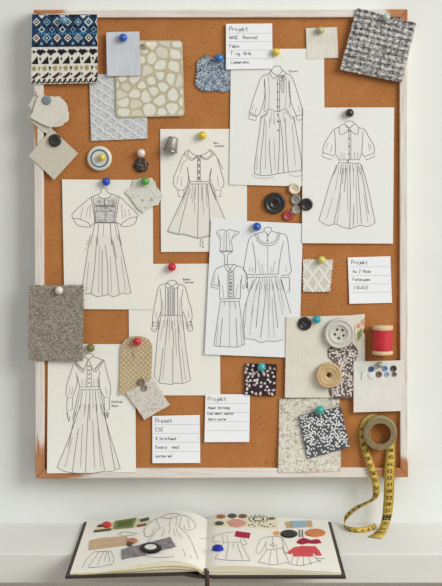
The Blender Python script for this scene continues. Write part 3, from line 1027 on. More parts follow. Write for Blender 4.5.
# 4 embossed grey swatch
m = NT('embossed_grey', 0.9, 0.15)
wob = m.noise(m.pos((0.12, 0.12, 0.12)), 1.0, 2.0)
p1 = m.pos((1, 1, 1), math.radians(56))
p2 = m.pos((1, 1, 1), math.radians(-56))
w1 = m.wave(p1, 0.04, 'X', 3.0)
w2 = m.wave(p2, 0.04, 'X', 3.0)
e = m.math('MAXIMUM', m.step(w1, 0.55, 0.95), m.step(w2, 0.55, 0.95))
e = m.math('ADD', e, m.math('MULTIPLY', m.noise(m.pos((0.4, 0.4, 0.4)), 1.0, 2.0), 1.6))
m.color(m.ramp(e, [(0.3, (184, 186, 188)), (1.0, (214, 215, 216))]))
m.bump(e, 0.42, 0.002)
P = [(89, 74), (147, 73.5), (147.6, 138.8), (91, 141)]
o, _ = flat('fabric_swatch', pinked(P, 2.0, 0.4), 0.6, 1.4, m.mat, (0.3, 0, 0.3, 0))
tag(o, 'light grey embossed fabric swatch tucked under the pebble print card', 'fabric swatch', SW)

# 3 pebble card
def clip_half(poly, p, n):
    out = []
    for i in range(len(poly)):
        u, v = Vector(poly[i]), Vector(poly[(i + 1) % len(poly)])
        du, dv = (u - p).dot(n), (v - p).dot(n)
        if du <= 0:
            out.append(u)
        if du * dv < 0:
            out.append(u + (v - u) * (du / (du - dv)))
    return out


P = rounded([(115, 40.4), (182.4, 40.4), (184.6, 116), (116, 117.6)], 4.0)
box = [Vector(q) for q in ((116.6, 41.6), (181.6, 41.6), (183.2, 114.8), (117, 116.2))]
seeds = [Vector(q) for q in scatter([(108, 34), (190, 34), (190, 124), (108, 124)], 80, 9.0, 0)]
ex = []
for s_ in seeds:
    cell = box
    g1 = random.uniform(0.7, 1.9)
    for t_ in seeds:
        if t_ is not s_ and (t_ - s_).length < 30 and len(cell) > 2:
            dn = (t_ - s_).normalized()
            cell = clip_half(cell, (s_ + t_) / 2 - dn * g1, dn)
    if len(cell) < 3:
        continue
    for _ in range(3):
        nw = []
        for i in range(len(cell)):
            u, v = cell[i], cell[(i + 1) % len(cell)]
            nw += [u * 0.75 + v * 0.25, u * 0.25 + v * 0.75]
        cell = nw
    ex.append(([tuple(q) for q in cell], random.choice((1, 1, 1, 2))))
o, _ = flat('patterned_card', P, 2.4, 1.3, [plain('card_khaki', (196, 187, 160), 0.8, 0.2, grain=8), plain('pebble_cream', (231, 227, 213), 0.8, 0.2, grain=4), plain('pebble_beige', (220, 214, 196), 0.8, 0.2, grain=4)], (0, 0, 0, 0), extra=ex)
tag(o, 'beige card with rounded corners printed with cream pebbles', 'pattern sample', SW)

# 2 blue-grey card swatch
M = weave('fine_blue_grey_weave', [(0.3, (196, 201, 208)), (0.7, (218, 221, 226))], 0.7, 0.06, 0.04, bump=0.2)
P = rounded([(106.2, 32.2), (139.4, 31.4), (140.6, 75.6), (107, 76)], 1.8)
o, _ = flat('fabric_swatch', P, 4.6, 0.9, M, (0.6, 0.6, 0.4, 0.6))
tag(o, 'plain pale blue-grey fabric swatch overlapping the pebble print card', 'fabric swatch', SW)

# 5 blue floral swatch
m = NT('blue_scribble_floral', 0.9, 0.1)
na = m.noise(m.pos((0.20, 0.20, 0.20)), 1.0, 2.0, 0.5, 1.2)
ab = m.math('ABSOLUTE', m.math('SUBTRACT', na, 0.5))
na2 = m.noise(m.pos((0.32, 0.32, 0.32)), 1.0, 1.0, 0.5, 1.0)
ab2 = m.math('ABSOLUTE', m.math('SUBTRACT', na2, 0.52))
ln = m.math('MAXIMUM', m.step(ab, 0.04, 0.012), m.step(ab2, 0.045, 0.015))
sp = m.step(m.noise(m.pos((0.12, 0.12, 0.12)), 1.0, 1.0), 0.45, 0.6)
m.color(m.mix(ln, m.mix(sp, lin((74, 92, 116)), lin((112, 130, 152))), lin((194, 202, 208))))
P = [(201, 58), (205, 54), (213, 57), (222, 56), (230, 59), (231.6, 68), (230.8, 90), (226, 92.6), (216, 91.4), (204, 92), (198, 88.6), (194.6, 84), (196.4, 70), (196.2, 62)]
o, _ = flat('fabric_swatch', pinked(P, 3.2, 1.3), 0.7, 1.0, m.mat, (0.6, 0, 0.4, 0))
tag(o, 'small dusty blue floral fabric swatch with clipped corners beside the topmost index card', 'fabric swatch', SW)

# 6 cream ribbed swatch
M = weave('cream_rib', [(0.3, (212, 206, 192)), (0.62, (232, 227, 216))], 0.5, 0.06, 0.03, bump=0.4)
P = [(305.4, 28.2), (337, 27), (338.4, 58), (306.6, 59.6)]
o, _ = flat('fabric_swatch', pinked(P, 2.4, 0.7, sides=[2, 3]), 0.8, 0.8, M, (0.4, 0, 0.4, 0))
tag(o, 'small cream ribbed fabric swatch with a pinked left edge near the top right tweed', 'fabric swatch', SW)

# 7 grey tweed
m = NT('grey_tweed', 0.95, 0.1)
rot = math.radians(-14)
v = flecks(m, 0.42, 0.85, rot, 0.1)
bw = m.wave(m.pos((1, 1, 1), rot), 0.055, 'Z', 0.0)
bx = m.wave(m.pos((1, 1, 1), rot), 0.048, 'X', 0.0)
v = m.math('ADD', m.math('MULTIPLY', v, 0.75), m.math('MULTIPLY', m.math('ADD', bw, m.math('MULTIPLY', bx, 0.6)), 0.19))
m.color(m.ramp(v, [(0.28, (58, 58, 63)), (0.45, (122, 120, 119)), (0.57, (164, 161, 158)), (0.80, (228, 223, 218))]))
m.bump(v, 0.4, 0.002)
P = [(356.4, 7.2), (417, 22.4), (402, 83), (339.4, 70)]
o, _ = flat('fabric_swatch', pinked(P, 2.9, 1.3, jit=0.35), 4.97, 2.4, m.mat, (0.8, 0.6, 0.8, 0))
tag(o, 'thick tilted grey tweed fabric swatch over the top right corner of the frame', 'fabric swatch', SW)

# 8 torn cream scraps
M = plain('raw_linen_scrap', (222, 216, 203), 0.9, 0.1, grain=4)
M2 = plain('raw_linen_scrap_shade', (214, 208, 194), 0.9, 0.1, grain=4)
o, _ = flat('paper_scrap', torn([(33, 97.5), (38, 95), (60, 97), (57, 122), (47, 134), (39, 128), (27.2, 117.6), (32, 111), (28.5, 105)], 3, 0.6), 4.97, 0.7, M2)
tag(o, 'undermost torn cream scrap in the torn stack on the left rail, its corner pointing left', 'fabric scrap', 'torn cream scraps')
o, _ = flat('paper_scrap', torn([(46, 97), (60, 95.8), (66, 103), (68.8, 112), (69.5, 119), (63, 126), (54, 127.6), (48, 124)], 2.6, 0.9), 6.2, 0.5, M)
tag(o, 'middle torn cream scrap in the torn stack, its ragged edge showing to the right', 'fabric scrap', 'torn cream scraps')
o, _ = flat('paper_scrap', torn([(38.6, 94.4), (46, 96), (56, 97.4), (59.5, 99), (62, 106), (64.5, 112), (60, 120), (51, 127.5), (44, 125), (30.5, 117.4)], 2.6, 0.5), 7.0, 0.5, M, (0.3, 0, 1.2, 0), 5)
tag(o, 'topmost torn cream scrap under the grey-blue flat pin on the left rail', 'fabric scrap', 'torn cream scraps')

# 9 beige diamond
M = plain('oat_felt', (209, 202, 186), 0.95, 0.1, grain=4)
o, _ = flat('fabric_swatch', [(51.6, 128.6), (78.2, 153.4), (54.2, 179.8), (28.8, 155.6)], 4.97, 0.9, M, (0, 0, 0.5, 0))
tag(o, 'plain oat-coloured square scrap hung as a diamond on the left rail with a dark button', 'fabric swatch', SW)

# 14 pale sprig scrap
m = NT('pale_sprig_print', 0.9, 0.1)
na = m.noise(m.pos((0.26, 0.26, 0.26)), 1.0, 2.0, 0.55, 1.0)
ab = m.math('ABSOLUTE', m.math('SUBTRACT', na, 0.5))
sp = m.voro(m.pos((1, 1, 1), 0.3), 0.085)
cl = m.mix(m.step(ab, 0.045, 0.01, 0, 0.55), lin((226, 225, 215)), lin((172, 176, 164)))
m.color(m.mix(m.step(sp, 0.20, 0.10, 0, 0.6), cl, lin((128, 124, 116))))
P = [(125, 192.4), (131.6, 187), (133, 180), (142, 178.2), (152, 177.8), (155, 182), (156.6, 187), (163.4, 195.6), (160.8, 199), (158, 205), (152.6, 206.4), (147, 208.6), (144, 213), (138, 209), (133, 202), (130, 197)]
o, _ = flat('fabric_scrap', torn(P, 2.6, 0.35), 2.2, 0.7, m.mat, (0.6, 0.3, 0.8, 0), 5)
tag(o, 'small ragged pale sprig print scrap under a green push pin', 'fabric scrap', SW)

# 26 quilted lace swatch
m = NT('quilted_lace', 0.9, 0.1)
w1 = m.wave(m.pos((1, 1, 1), math.radians(38)), 0.034, 'X', 1.2)
w2 = m.wave(m.pos((1, 1, 1), math.radians(-34)), 0.034, 'X', 1.2)
mx = m.math('MAXIMUM', m.step(w1, 0.7, 0.98), m.step(w2, 0.7, 0.98))
nz = m.noise(m.pos((0.5, 0.5, 0.5)), 1.0, 2.0)
hgt = m.math('ADD', mx, m.math('MULTIPLY', nz, 0.7))
m.color(m.ramp(hgt, [(0.2, (206, 202, 190)), (0.5, (221, 217, 206)), (1.0, (232, 229, 219))]))
m.bump(hgt, 0.3, 0.002)
P = [(302.6, 258.6), (333.6, 259), (330.4, 292.2), (302.6, 292.2)]
o, _ = flat('fabric_swatch', pinked(P, 3.4, 1.0, jit=0.3), 1.0, 1.3, m.mat, (0.5, 0, 0.5, 0))
tag(o, 'small cream quilted lace swatch with scalloped edges left of the right-hand index card', 'fabric swatch', SW)

# 28 taupe wool swatch
m = NT('taupe_wool', 0.95, 0.1)
v = flecks(m, 0.8, 1.3)
m.color(m.ramp(v, [(0.25, (108, 100, 88)), (0.5, (147, 139, 126)), (0.75, (184, 176, 162))]))
m.bump(v, 0.35, 0.0015)
P = [(28.6, 284.8), (84.2, 284.6), (83.2, 361.6), (27.2, 361)]
o, _ = flat('fabric_swatch', pinked(P, 2.7, 1.2, jit=0.3), 4.97, 1.9, m.mat, (0.3, 0.5, 0.6, 0))
tag(o, 'taupe woven wool fabric swatch with pinked edges hanging over the left rail', 'fabric swatch', SW)

# 31 tag-shaped beige swatch
m = NT('tan_dot_lattice', 0.9, 0.1)
dv = m.voro(m.pos((1, 0.001, 1), math.radians(45)), 0.29, 'F1', 0.15)
tn = m.noise(m.pos((0.05, 0.05, 0.05)), 1.0, 2.0)
f = m.step(dv, 0.42, 0.26)
m.color(m.mix(f, m.ramp(tn, [(0.3, (180, 156, 120)), (0.7, (194, 172, 137))]), lin((214, 197, 166))))
m.bump(f, 0.4, 0.001)
P = [(120.4, 352), (121.2, 345), (125, 339.6), (130, 337), (137, 336), (144, 337), (149, 339.8), (152, 345), (152.2, 352), (151.2, 378), (140, 386), (127, 393.5), (119, 395.2), (120.2, 375)]
o, sf = flat('fabric_tag', P, 1.9, 0.9, m.mat, (0.5, 0.3, 0.5, 0))
tag(o, 'tan dotted fabric cut like a luggage tag, hung from a red push pin', 'fabric swatch', SW)
mb = MB()
stroke_px(mb, smooth_line([(133.4, 351.4), (132.6, 354.4), (134.4, 358.2)], 4), sf.at, 0.6)
mb.build('thread_stitch', plain('dark_thread', (70, 52, 40)), o, fix=False)

# 32 plaid diamond
m = NT('cream_plaid', 0.9, 0.1)
v = flecks(m, 0.45, 1.0, math.radians(-40))
m.color(m.ramp(v, [(0.22, (172, 158, 146)), (0.42, (212, 205, 195)), (0.6, (224, 218, 208))]))
m.bump(v, 0.3, 0.001)
o, _ = flat('fabric_swatch', torn([(126, 393), (152.8, 378.2), (170, 405), (144.4, 419.6)], 4, 0.3), 3.4, 0.7, m.mat, (0, 0.4, 0.4, 0))
tag(o, 'small cream and brown flecked scrap hung as a diamond below the tan fabric tag', 'fabric swatch', SW)

def sprigs(poly, n, gap, l0, l1, w0, w1, mi=1):
    """sprays of paired leaves that cover the cloth"""
    out, used = [], []
    for sx_, sy_ in scatter(poly, n, gap, 1.0):
        a = random.uniform(0, 2 * PI)
        x, y = sx_, sy_
        for k in range(5):
            a += random.uniform(-0.25, 0.25)
            x, y = x + 2.3 * math.cos(a), y + 2.3 * math.sin(a)
            for sd in (-1, 1):
                b = a + sd * 0.85
                l, w = random.uniform(l0, l1), random.uniform(w0, w1)
                cx, cy = x + math.cos(b) * l * 0.9, y + math.sin(b) * l * 0.9
                pl = leaf(cx, cy, b, l, w)
                if all(inside(poly, *q) for q in pl) and all((cx - p) ** 2 + (cy - q) ** 2 > 5.2 for p, q in used):
                    out.append((pl, mi))
                    used.append((cx, cy))
    for x, y in scatter(poly, 400, 1.0, 1.3):
        if all((x - p) ** 2 + (y - q) ** 2 > 5.0 for p, q in used):
            out.append((leaf(x, y, random.uniform(0, PI), l0 * 0.75, w0), mi))
            used.append((x, y))
    return out


# 35 dark floral
P = [(245, 363), (277.2, 364), (276, 396.6), (244, 395)]
ex = []
for x, y in scatter(P, 46, 3.2, 1.6):
    a = random.uniform(0, PI)
    for k in range(random.choice((2, 3))):
        aa = a + k * 1.1
        ex.append((leaf(x + math.cos(aa) * 0.8, y + math.sin(aa) * 0.8, aa, 1.5, 0.8, 6), 1 if random.random() < 0.7 else 2))
o, _ = flat('fabric_swatch', pinked(P, 2.6, 0.8, jit=0.3), 1.8, 0.9, [plain('plum_black_cloth', (58, 46, 50), 0.95, 0.1, grain=6), plain('petal_white', (222, 212, 212), 0.9), plain('petal_mauve', (168, 144, 146), 0.9)], (0.4, 0, 0.4, 0), extra=ex)
tag(o, 'small plum-black floral fabric swatch under a turquoise push pin', 'fabric swatch', SW)

# 36 cream linen panel
M = weave('cream_linen', [(0.32, (222, 216, 201)), (0.66, (232, 227, 214))], 0.7, 0.1, 0.06, bump=0.2)
P = [(286, 317), (350, 315.4), (364.8, 314), (364.8, 318), (356, 325), (365, 334), (365, 398), (284.6, 398)]
o, _ = flat('fabric_swatch', pinked(P, 1.9, 0.6, sides=[6, 7]), 3.0, 0.6, M, (0.5, 0, 0.3, 0))
tag(o, 'large plain cream linen fabric swatch holding the white and the wooden button', 'fabric swatch', SW)
ex = [([(357, 333), (362, 327.4), (361.4, 336), (357.6, 341.5)], 1), ([(355.8, 325.8), (359, 323.4), (361, 326.6), (357.2, 329)], 2), ([(360.5, 321.8), (363.8, 319.6), (364, 324), (361.5, 326)], 2)]
o, _ = flat('fabric_scrap', [(354.6, 326), (364.6, 318.6), (364.2, 328), (357.4, 343), (355, 334)], 3.9, 0.4, [plain('scrap_ivory', (226, 217, 196)), plain('scrap_olive', (140, 150, 84)), plain('scrap_coral', (216, 152, 118))], extra=ex)
tag(o, 'sliver of ivory print with green and coral leaves right of the big white button', 'fabric scrap', SW)

# 39 brown print
P = [(327.6, 350), (332, 346), (340, 346), (346, 344), (352, 342.6), (357, 349), (358.4, 355), (354.6, 361), (354.2, 398.4), (331, 398.4), (329, 392), (332, 387), (342, 386), (343, 363), (334, 362), (328, 357)]
P = [(327.6, 350), (332, 346), (340, 346), (346, 344), (352, 342.6), (357, 349), (358.4, 355), (354.6, 361), (354.2, 398.4), (331, 398.4), (329, 392), (330, 384), (331, 372), (334, 362), (328, 357)]
ex = [(q, 1 if random.random() < 0.8 else 2) for q, _ in sprigs(P, 20, 6.0, 1.9, 2.7, 0.85, 1.15)]
o, _ = flat('fabric_swatch', torn(P, 2.4, 0.3), 3.8, 0.8, [plain('umber_cloth', (104, 92, 87), 0.95, 0.1, grain=6), plain('leaf_ivory', (226, 218, 210), 0.9), plain('leaf_taupe', (160, 146, 138), 0.9)], extra=ex)
tag(o, 'brown and ivory leaf print fabric strip behind the white and the wooden button', 'fabric swatch', SW)

# 42 white card that carries small buttons
M = weave('white_canvas_card', [(0.32, (226, 222, 213)), (0.66, (235, 232, 225))], 0.6, 0.1, 0.06, bump=0.2)
o, _ = flat('button_card', [(353.6, 361.6), (402.4, 360.4), (401.4, 411), (353.6, 412.4)], 4.97, 0.7, M, (0.4, 0, 0.6, 0))
tag(o, 'white canvas card with two rows of tiny buttons below the red thread spool', 'button card')

# 43 cream tweed
m = NT('cream_tweed', 0.95, 0.1)
v = flecks(m, 0.36, 0.85)
bw = m.wave(m.pos((1, 1, 1)), 0.045, 'Z', 0.3)
bx = m.wave(m.pos((1, 1, 1)), 0.045, 'X', 0.3)
v = m.math('ADD', v, m.math('MULTIPLY', m.math('ADD', bw, bx), 0.08))
m.color(m.ramp(v, [(0.30, (170, 160, 142)), (0.45, (206, 199, 183)), (0.6, (222, 217, 203)), (0.85, (236, 232, 221))]))
m.bump(v, 0.4, 0.002)
P = [(279, 398.6), (340, 397), (341.4, 471.6), (278, 473)]
o, _ = flat('fabric_swatch', pinked(P, 2.4, 0.8, jit=0.3), 0.6, 1.3, m.mat, (0.3, 0, 4.3, 0))
tag(o, 'cream tweed fabric swatch with pinked edges at the bottom rail, under the slate leaf print', 'fabric swatch', SW)

# 44 slate leaf print
P = [(298.4, 416), (341, 406), (350.2, 447.4), (307.2, 459)]
ex = sprigs(P, 26, 6.5, 1.8, 2.5, 0.75, 1.0)
o, _ = flat('fabric_swatch', pinked(P, 2.6, 0.7, jit=0.3), 3.7, 1.2, [plain('slate_cloth', (88, 91, 98), 0.95, 0.1, grain=5), plain('leaf_white', (228, 228, 226), 0.9)], (0.3, 0.5, 1.3, 0), extra=ex)
tag(o, 'tilted slate grey fabric swatch with small white leaves over the cream tweed', 'fabric swatch', SW)

# ------------------------------------------------------------------ push pins
PG = 'round-headed push pins'


def push_pin(px, py, r, base, c, label, gloss=0.25):
    """ball-headed pin: base in mm above the cork"""
    R = r * PX
    p = W(px, py, mm(base))
    root = empty('push_pin', p + Vector((0, 0.004, 0)))
    tag(root, label, 'push pin', PG)
    M = plain('pin_head_' + '_'.join(map(str, c)), c, gloss, 0.5, coat=0.4)
    mb = MB()
    prof = [(R * 0.35, 0.0), (R * 0.62, R * 0.1), (R * 0.92, R * 0.45), (R, R * 0.85), (R * 0.95, R * 1.2), (R * 0.78, R * 1.52),
            (R * 0.5, R * 1.75), (R * 0.2, R * 1.86), (R * 0.01, R * 1.88)]
    mb.lathe(p, prof, seg=24, cap0=True)
    mb.build('head', M, root, True)
    mb = MB()
    mb.lathe(p, [(0.0002, 0.002), (0.0005, -0.001), (0.0005, -0.005), (0.0001, -0.007)], seg=8)
    mb.build('needle', plain('pin_steel', (170, 170, 172), 0.3, 0.5, 1.0), root, True)
    return root


BL, GR, YE, RE, TU = (34, 82, 170), (86, 160, 58), (224, 196, 62), (196, 32, 44), (52, 168, 172)
push_pin(123.3, 38, 4.2, 5.8, (36, 90, 186), 'blue push pin in the pale blue-grey swatch')
push_pin(63.8, 20.6, 4.0, 7.3, (96, 150, 186), 'pale steel blue push pin in the navy and cream geometric print swatch')
push_pin(147.2, 45.2, 3.6, 4.0, (226, 220, 184), 'cream push pin in the pebble print card')
push_pin(219.2, 58.4, 4.4, 2.0, (44, 112, 180), 'mid blue push pin in the small dusty blue floral swatch')
push_pin(276, 52.2, 3.9, 2.0, YE, 'yellow push pin at the top of the coat dress sheet beside the index card')
push_pin(320.4, 30.4, 3.7, 1.8, (186, 184, 132), 'pale olive push pin in the small cream ribbed swatch')
push_pin(386, 17.6, 4.0, 7.9, (176, 188, 182), 'pale grey-green push pin in the grey tweed swatch')
push_pin(141.4, 153, 4.2, 1.2, (226, 216, 208), 'white push pin on bare cork just above the dark knotted button')
push_pin(106.4, 181.6, 4.2, 1.8, (36, 74, 178), 'blue push pin at the top of the balloon sleeve dress sheet')
push_pin(145.2, 181.2, 4.1, 3.4, GR, 'green push pin in the pale sprig print scrap')
push_pin(202.6, 135.4, 4.2, 1.2, YE, 'yellow push pin above the scalloped collar dress, right of the thimble')
push_pin(349.4, 113, 4.2, 2.8, (38, 38, 40), 'black push pin at the top of the shirt dress sheet')
push_pin(256.8, 226.5, 4.2, 2.8, (36, 80, 182), 'blue push pin at the top of the white two-dress sheet')
push_pin(321.6, 259.6, 3.8, 2.6, (208, 208, 112), 'yellow-green push pin in the quilted lace swatch')
push_pin(172, 266.8, 4.2, 1.2, RE, 'red push pin at the top of the frilled front dress sheet')
push_pin(59.4, 290, 4.0, 7.6, (226, 218, 210), 'white push pin in the taupe wool swatch')
push_pin(91, 347.4, 4.1, 1.5, (124, 116, 66), 'olive push pin at the top of the prairie dress sheet')
push_pin(137.2, 341, 4.3, 3.2, RE, 'red push pin in the top of the tan fabric tag')
push_pin(261.6, 366.6, 4.2, 3.1, TU, 'turquoise push pin in the plum-black floral swatch')
push_pin(316.6, 319, 4.0, 4.0, (40, 156, 180), 'turquoise-blue push pin in the cream linen swatch beside the black button')
push_pin(319.6, 409.4, 4.5, 5.0, (54, 166, 150), 'sea green push pin at the top of the slate leaf print swatch')
push_pin(379.6, 364.4, 3.2, 6.2, (150, 160, 140), 'grey-green push pin in the white button card', 0.35)
push_pin(102.2, 157.4, 3.5, 5.0, (222, 206, 84), 'yellow push pin through the middle of the blue-ringed button')

# ------------------------------------------------------------------ buttons
BG = 'buttons pinned on the board'


def button(px, py, r, base, c, label, t=0.28, holes=4, hole_r=0.085, hole_d=0.17, hole_c=(24, 22, 22), prof=None, mats=None, rough=0.35, group=BG, name='button', seg=40, fr=None, p=None, coat=0.2):
    R = r * PX
    if p is None:
        p = W(px, py, mm(base))
    T = R * t
    mb = MB()
    prof = prof or [(0.001, 0.5), (0.50, 0.5), (0.60, 0.62), (0.68, 0.95), (0.82, 1.0), (0.94, 0.82), (1.0, 0.4), (0.97, 0.0)]
    bm_ = [plain(name + '_' + '_'.join(map(str, c)), c, rough, 0.4, coat=coat)]
    for k in range(len(prof) - 1):
        (r0, h0), (r1, h1) = prof[k][:2], prof[k + 1][:2]
        mi = prof[k][2] if len(prof[k]) > 2 else 0
        mb.lathe(p, [(r0 * R, h0 * T), (r1 * R, h1 * T)], fr, seg, mi)
    u, v, n = fr or FR_WALL
    hm = len(mats or []) + 1
    h0 = prof[0][1] * T
    a0 = random.uniform(0, PI)
    for k in range(holes):
        a = a0 + 2 * PI * k / max(1, holes)
        d = hole_d * R * 1.5 if holes > 1 else 0
        mb.disc(p + u * (d * math.cos(a)) + v * (d * math.sin(a)) + n * (h0 + 0.00008), hole_r * R * 1.4, fr, 10, hm)  # flat disc for each hole; the dark default paints the shade inside it
    o = mb.build(name, bm_ + (mats or []) + [plain('button_hole_' + '_'.join(map(str, hole_c)), hole_c, 0.8)], None, True)
    if label:
        tag(o, label, 'button', group)
    return o


# dark button that holds the diamond scrap
button(55, 140.4, 6.4, 5.9, (48, 50, 42), 'dark green-black button at the top corner of the oat diamond scrap', 0.5, 2, rough=0.4,
       prof=[(0.001, 0.72), (0.4, 0.74), (0.55, 0.85), (0.75, 1.0), (0.92, 0.8), (1.0, 0.35), (0.95, 0)])
button(46.8, 100.2, 4.6, 7.6, (126, 140, 146), 'grey-blue mottled flat button on the topmost torn cream scrap', 0.4, 2, 0.05, 0.12, (90, 100, 106),
       prof=[(0.001, 0.85), (0.6, 0.9), (0.85, 0.85), (1.0, 0.4), (0.95, 0)])
# blue ringed button
button(99.6, 158.4, 12.4, 0.6, (222, 216, 200), 'cream stoneware button with a blue ring at the upper left', 0.32, 0,
       prof=[(0.001, 0.92), (0.60, 0.92, 1), (0.66, 0.94, 1), (0.74, 0.97), (0.78, 1.0), (0.88, 0.97), (0.96, 0.75), (1.0, 0.4), (0.97, 0)],
       mats=[plain('glaze_blue', (76, 116, 150), 0.35)])
mbk = W(101.2, 157.8, mm(4.3))
# dark knotted button
m = NT('knotted_cord', 0.6, 0.4)
dv = m.voro(m.pos((1, 1, 1)), 0.42)
m.color(m.ramp(dv, [(0.1, (134, 118, 104)), (0.5, (74, 62, 54)), (0.8, (38, 32, 30))]))
m.bump(dv, -0.8 if False else 0.8, 0.002)
p = W(141, 165.2, mm(0.5))
R = 7.2 * PX
mb = MB()
rows = []
for i in range(9):
    t = i / 8 * PI / 2
    rr = R * math.cos(t) if i < 8 else R * 0.02
    rows.append([p + Vector((1, 0, 0)) * (rr * (1 + 0.07 * math.sin(k * 6 * 2 * PI / 36 + i)) * math.cos(2 * PI * k / 36))
                 + Vector((0, 0, 1)) * (rr * (1 + 0.07 * math.sin(k * 6 * 2 * PI / 36 + i)) * math.sin(2 * PI * k / 36))
                 + Vector((0, -1, 0)) * (R * 0.7 * math.sin(t)) for k in range(36)])
mb.grid(rows, 0, True)
ko = mb.build('knotted_button', m.mat, None, True)
tag(ko, 'dark brown knotted cord button right of the blue-ringed button', 'button', BG)
# cluster in the middle
button(274.6, 203, 10.6, 0.6, (44, 43, 43), 'largest black button in the cluster on bare cork', 0.34, 4, 0.07, 0.1,
       prof=[(0.001, 0.5), (0.30, 0.5), (0.36, 0.72), (0.48, 0.74), (0.54, 0.62), (0.72, 0.66), (0.78, 0.95), (0.88, 1.0), (0.97, 0.75), (1.0, 0.35), (0.97, 0)])
button(294.4, 188.6, 5.8, 2.6, (226, 213, 186), 'cream button topmost in the button cluster', 0.36, 2, 0.08, 0.14, (150, 134, 104))
button(295.6, 199.6, 5.2, 0.8, (146, 143, 136), 'grey button between the cream one and the smaller grey one', 0.36, 2, 0.08, 0.14, (70, 68, 64))
button(296, 209.6, 4.6, 0.8, (164, 160, 150), 'smallest pale grey button at the bottom of the cluster beside the red one', 0.36, 2, 0.08, 0.14, (90, 88, 82))
button(306.4, 204.4, 6.3, 3.2, (46, 44, 46), 'black button at the right of the cluster overlapping the shirt dress sheet', 0.36, 2, 0.08, 0.16)
button(288, 215.4, 5.2, 0.8, (172, 70, 74), 'brick red button lowest in the button cluster', 0.36, 2, 0.07, 0.12, (110, 36, 42))
# linen panel buttons
button(304.5, 323.5, 6.8, 3.9, (38, 38, 40), 'black two-hole button at the top left of the cream linen swatch', 0.36, 2, 0.08, 0.14, (120, 118, 116))
button(339.2, 333.2, 15.0, 5.0, (206, 202, 192), 'very large white five-hole button on the cream linen swatch', 0.30, 5, 0.058, 0.2, (40, 38, 36),
       prof=[(0.001, 0.55), (0.42, 0.52), (0.50, 0.62), (0.56, 0.88), (0.66, 0.9), (0.70, 0.78), (0.82, 0.82), (0.86, 0.98), (0.94, 0.96), (1.0, 0.5), (0.97, 0)], seg=56, rough=0.55, coat=0.0)
m = NT('turned_wood', 0.5, 0.35)
gr = m.noise(m.pos((0.5, 0.4, 0.06)), 1.0, 3.0)
m.color(m.ramp(gr, [(0.3, (190, 158, 112)), (0.7, (218, 190, 146))]))
M_WOOD = m.mat
wo = button(328.6, 374.8, 12.8, 5.0, (206, 176, 130), 'large turned wooden button below the big white one', 0.5, 1, 0.13, 0, (84, 58, 36),
            prof=[(0.001, 0.2), (0.18, 0.2), (0.30, 0.62), (0.42, 0.7), (0.50, 0.6), (0.56, 0.8), (0.74, 0.84), (0.80, 0.74), (0.86, 0.98), (0.94, 0.92), (1.0, 0.45), (0.96, 0)], seg=56)
wo.data.materials[0] = M_WOOD
# clear brown buttons on the plaid diamond
button(141.4, 382.2, 3.6, 4.4, (128, 110, 96), 'translucent brown button at the top edge of the flecked diamond scrap', 0.35, 2, 0.1, 0.18, (190, 178, 166), rough=0.2)
button(144.4, 388, 3.3, 4.4, (152, 138, 124), 'greyish translucent button just below the brown one on the flecked diamond scrap', 0.35, 2, 0.1, 0.18, (96, 84, 76), rough=0.2)
# tiny buttons on the white card
TG = 'tiny buttons on the white card'
for x, y, r, c, l in ((371.2, 369.2, 2.9, (64, 98, 150), 'tiny deep blue button, leftmost of the top row on the white card'),
                      (385, 368.4, 2.6, (92, 138, 186), 'tiny mid blue button beside the grey-green pin on the white card'),
                      (393.6, 368.4, 3.1, (66, 62, 64), 'tiny charcoal button at the right of the top row on the white card'),
                      (379, 374.2, 3.1, (118, 98, 86), 'tiny brown button in the middle of the lower row on the white card'),
                      (387.2, 374.2, 2.4, (142, 176, 206), 'tiny pale blue button in the lower row on the white card'),
                      (394.4, 374.2, 2.4, (112, 98, 98), 'tiny taupe button at the right of the lower row on the white card')):
    button(x, y, r, 5.85, c, l, 0.4, 2, 0.09, 0.16, tuple(int(q * 0.5) for q in c), group=TG, seg=20)
button(371.6, 375.2, 4.0, 5.8, (232, 230, 224), 'tiny white disc button below the deep blue one on the white card', 0.16, 0, group=TG, seg=24,
       prof=[(0.001, 0.9), (0.8, 1.0), (1.0, 0.5), (0.96, 0)])
o, _ = flat('fabric_scrap', [(354.6, 367), (364.8, 366), (366, 373), (355, 374)], 5.8, 0.2, plain('mint_scrap', (216, 224, 212), 0.9))
tag(o, 'tiny pale mint scrap at the left end of the white button card', 'fabric scrap', SW)
o, _ = flat('thread_loop', [(361.2, 372), (362.2, 372.2), (361.8, 380), (360.8, 379.6)], 5.8, 0.2, plain('grey_thread', (160, 154, 140), 0.9))
tag(o, 'short grey thread hanging on the white button card below the mint scrap', 'thread')

# ------------------------------------------------------------------ thimble
p0, p1 = W(170.2, 151.6, mm(6.5)), W(173.4, 137.0, mm(7.0))
ax = (p1 - p0).normalized()
u = ax.cross(Vector((0, 1, 0))).normalized()
fr = (u, ax.cross(u).normalized(), ax)
L = (p1 - p0).length
m = NT('thimble_silver', 0.42, 0.5)
m.b.inputs['Metallic'].default_value = 0.85
dv = m.voro(m.pos((1, 1, 1)), 0.9, rnd=0.3)
m.color(m.ramp(dv, [(0.2, (132, 126, 118)), (0.6, (188, 182, 173))]))
m.bump(dv, 0.6, 0.0006)
M_TH = m.mat
th = empty('thimble', p0)
tag(th, 'dimpled silver thimble tilted at the top left of the scalloped collar dress sheet', 'thimble')
mb = MB()
mb.lathe(p0, [(6.0 * PX, 0), (6.7 * PX, 0.001), (5.6 * PX, L * 0.6), (5.0 * PX, L * 0.92), (4.3 * PX, L), (0.0001, L * 1.02)], fr, 36)
mb.build('body', M_TH, th, True)
mb = MB()
mb.lathe(p0, [(6.2 * PX, -0.0003), (7.3 * PX, 0.0), (7.4 * PX, 0.0012), (6.6 * PX, 0.0022)], fr, 36)
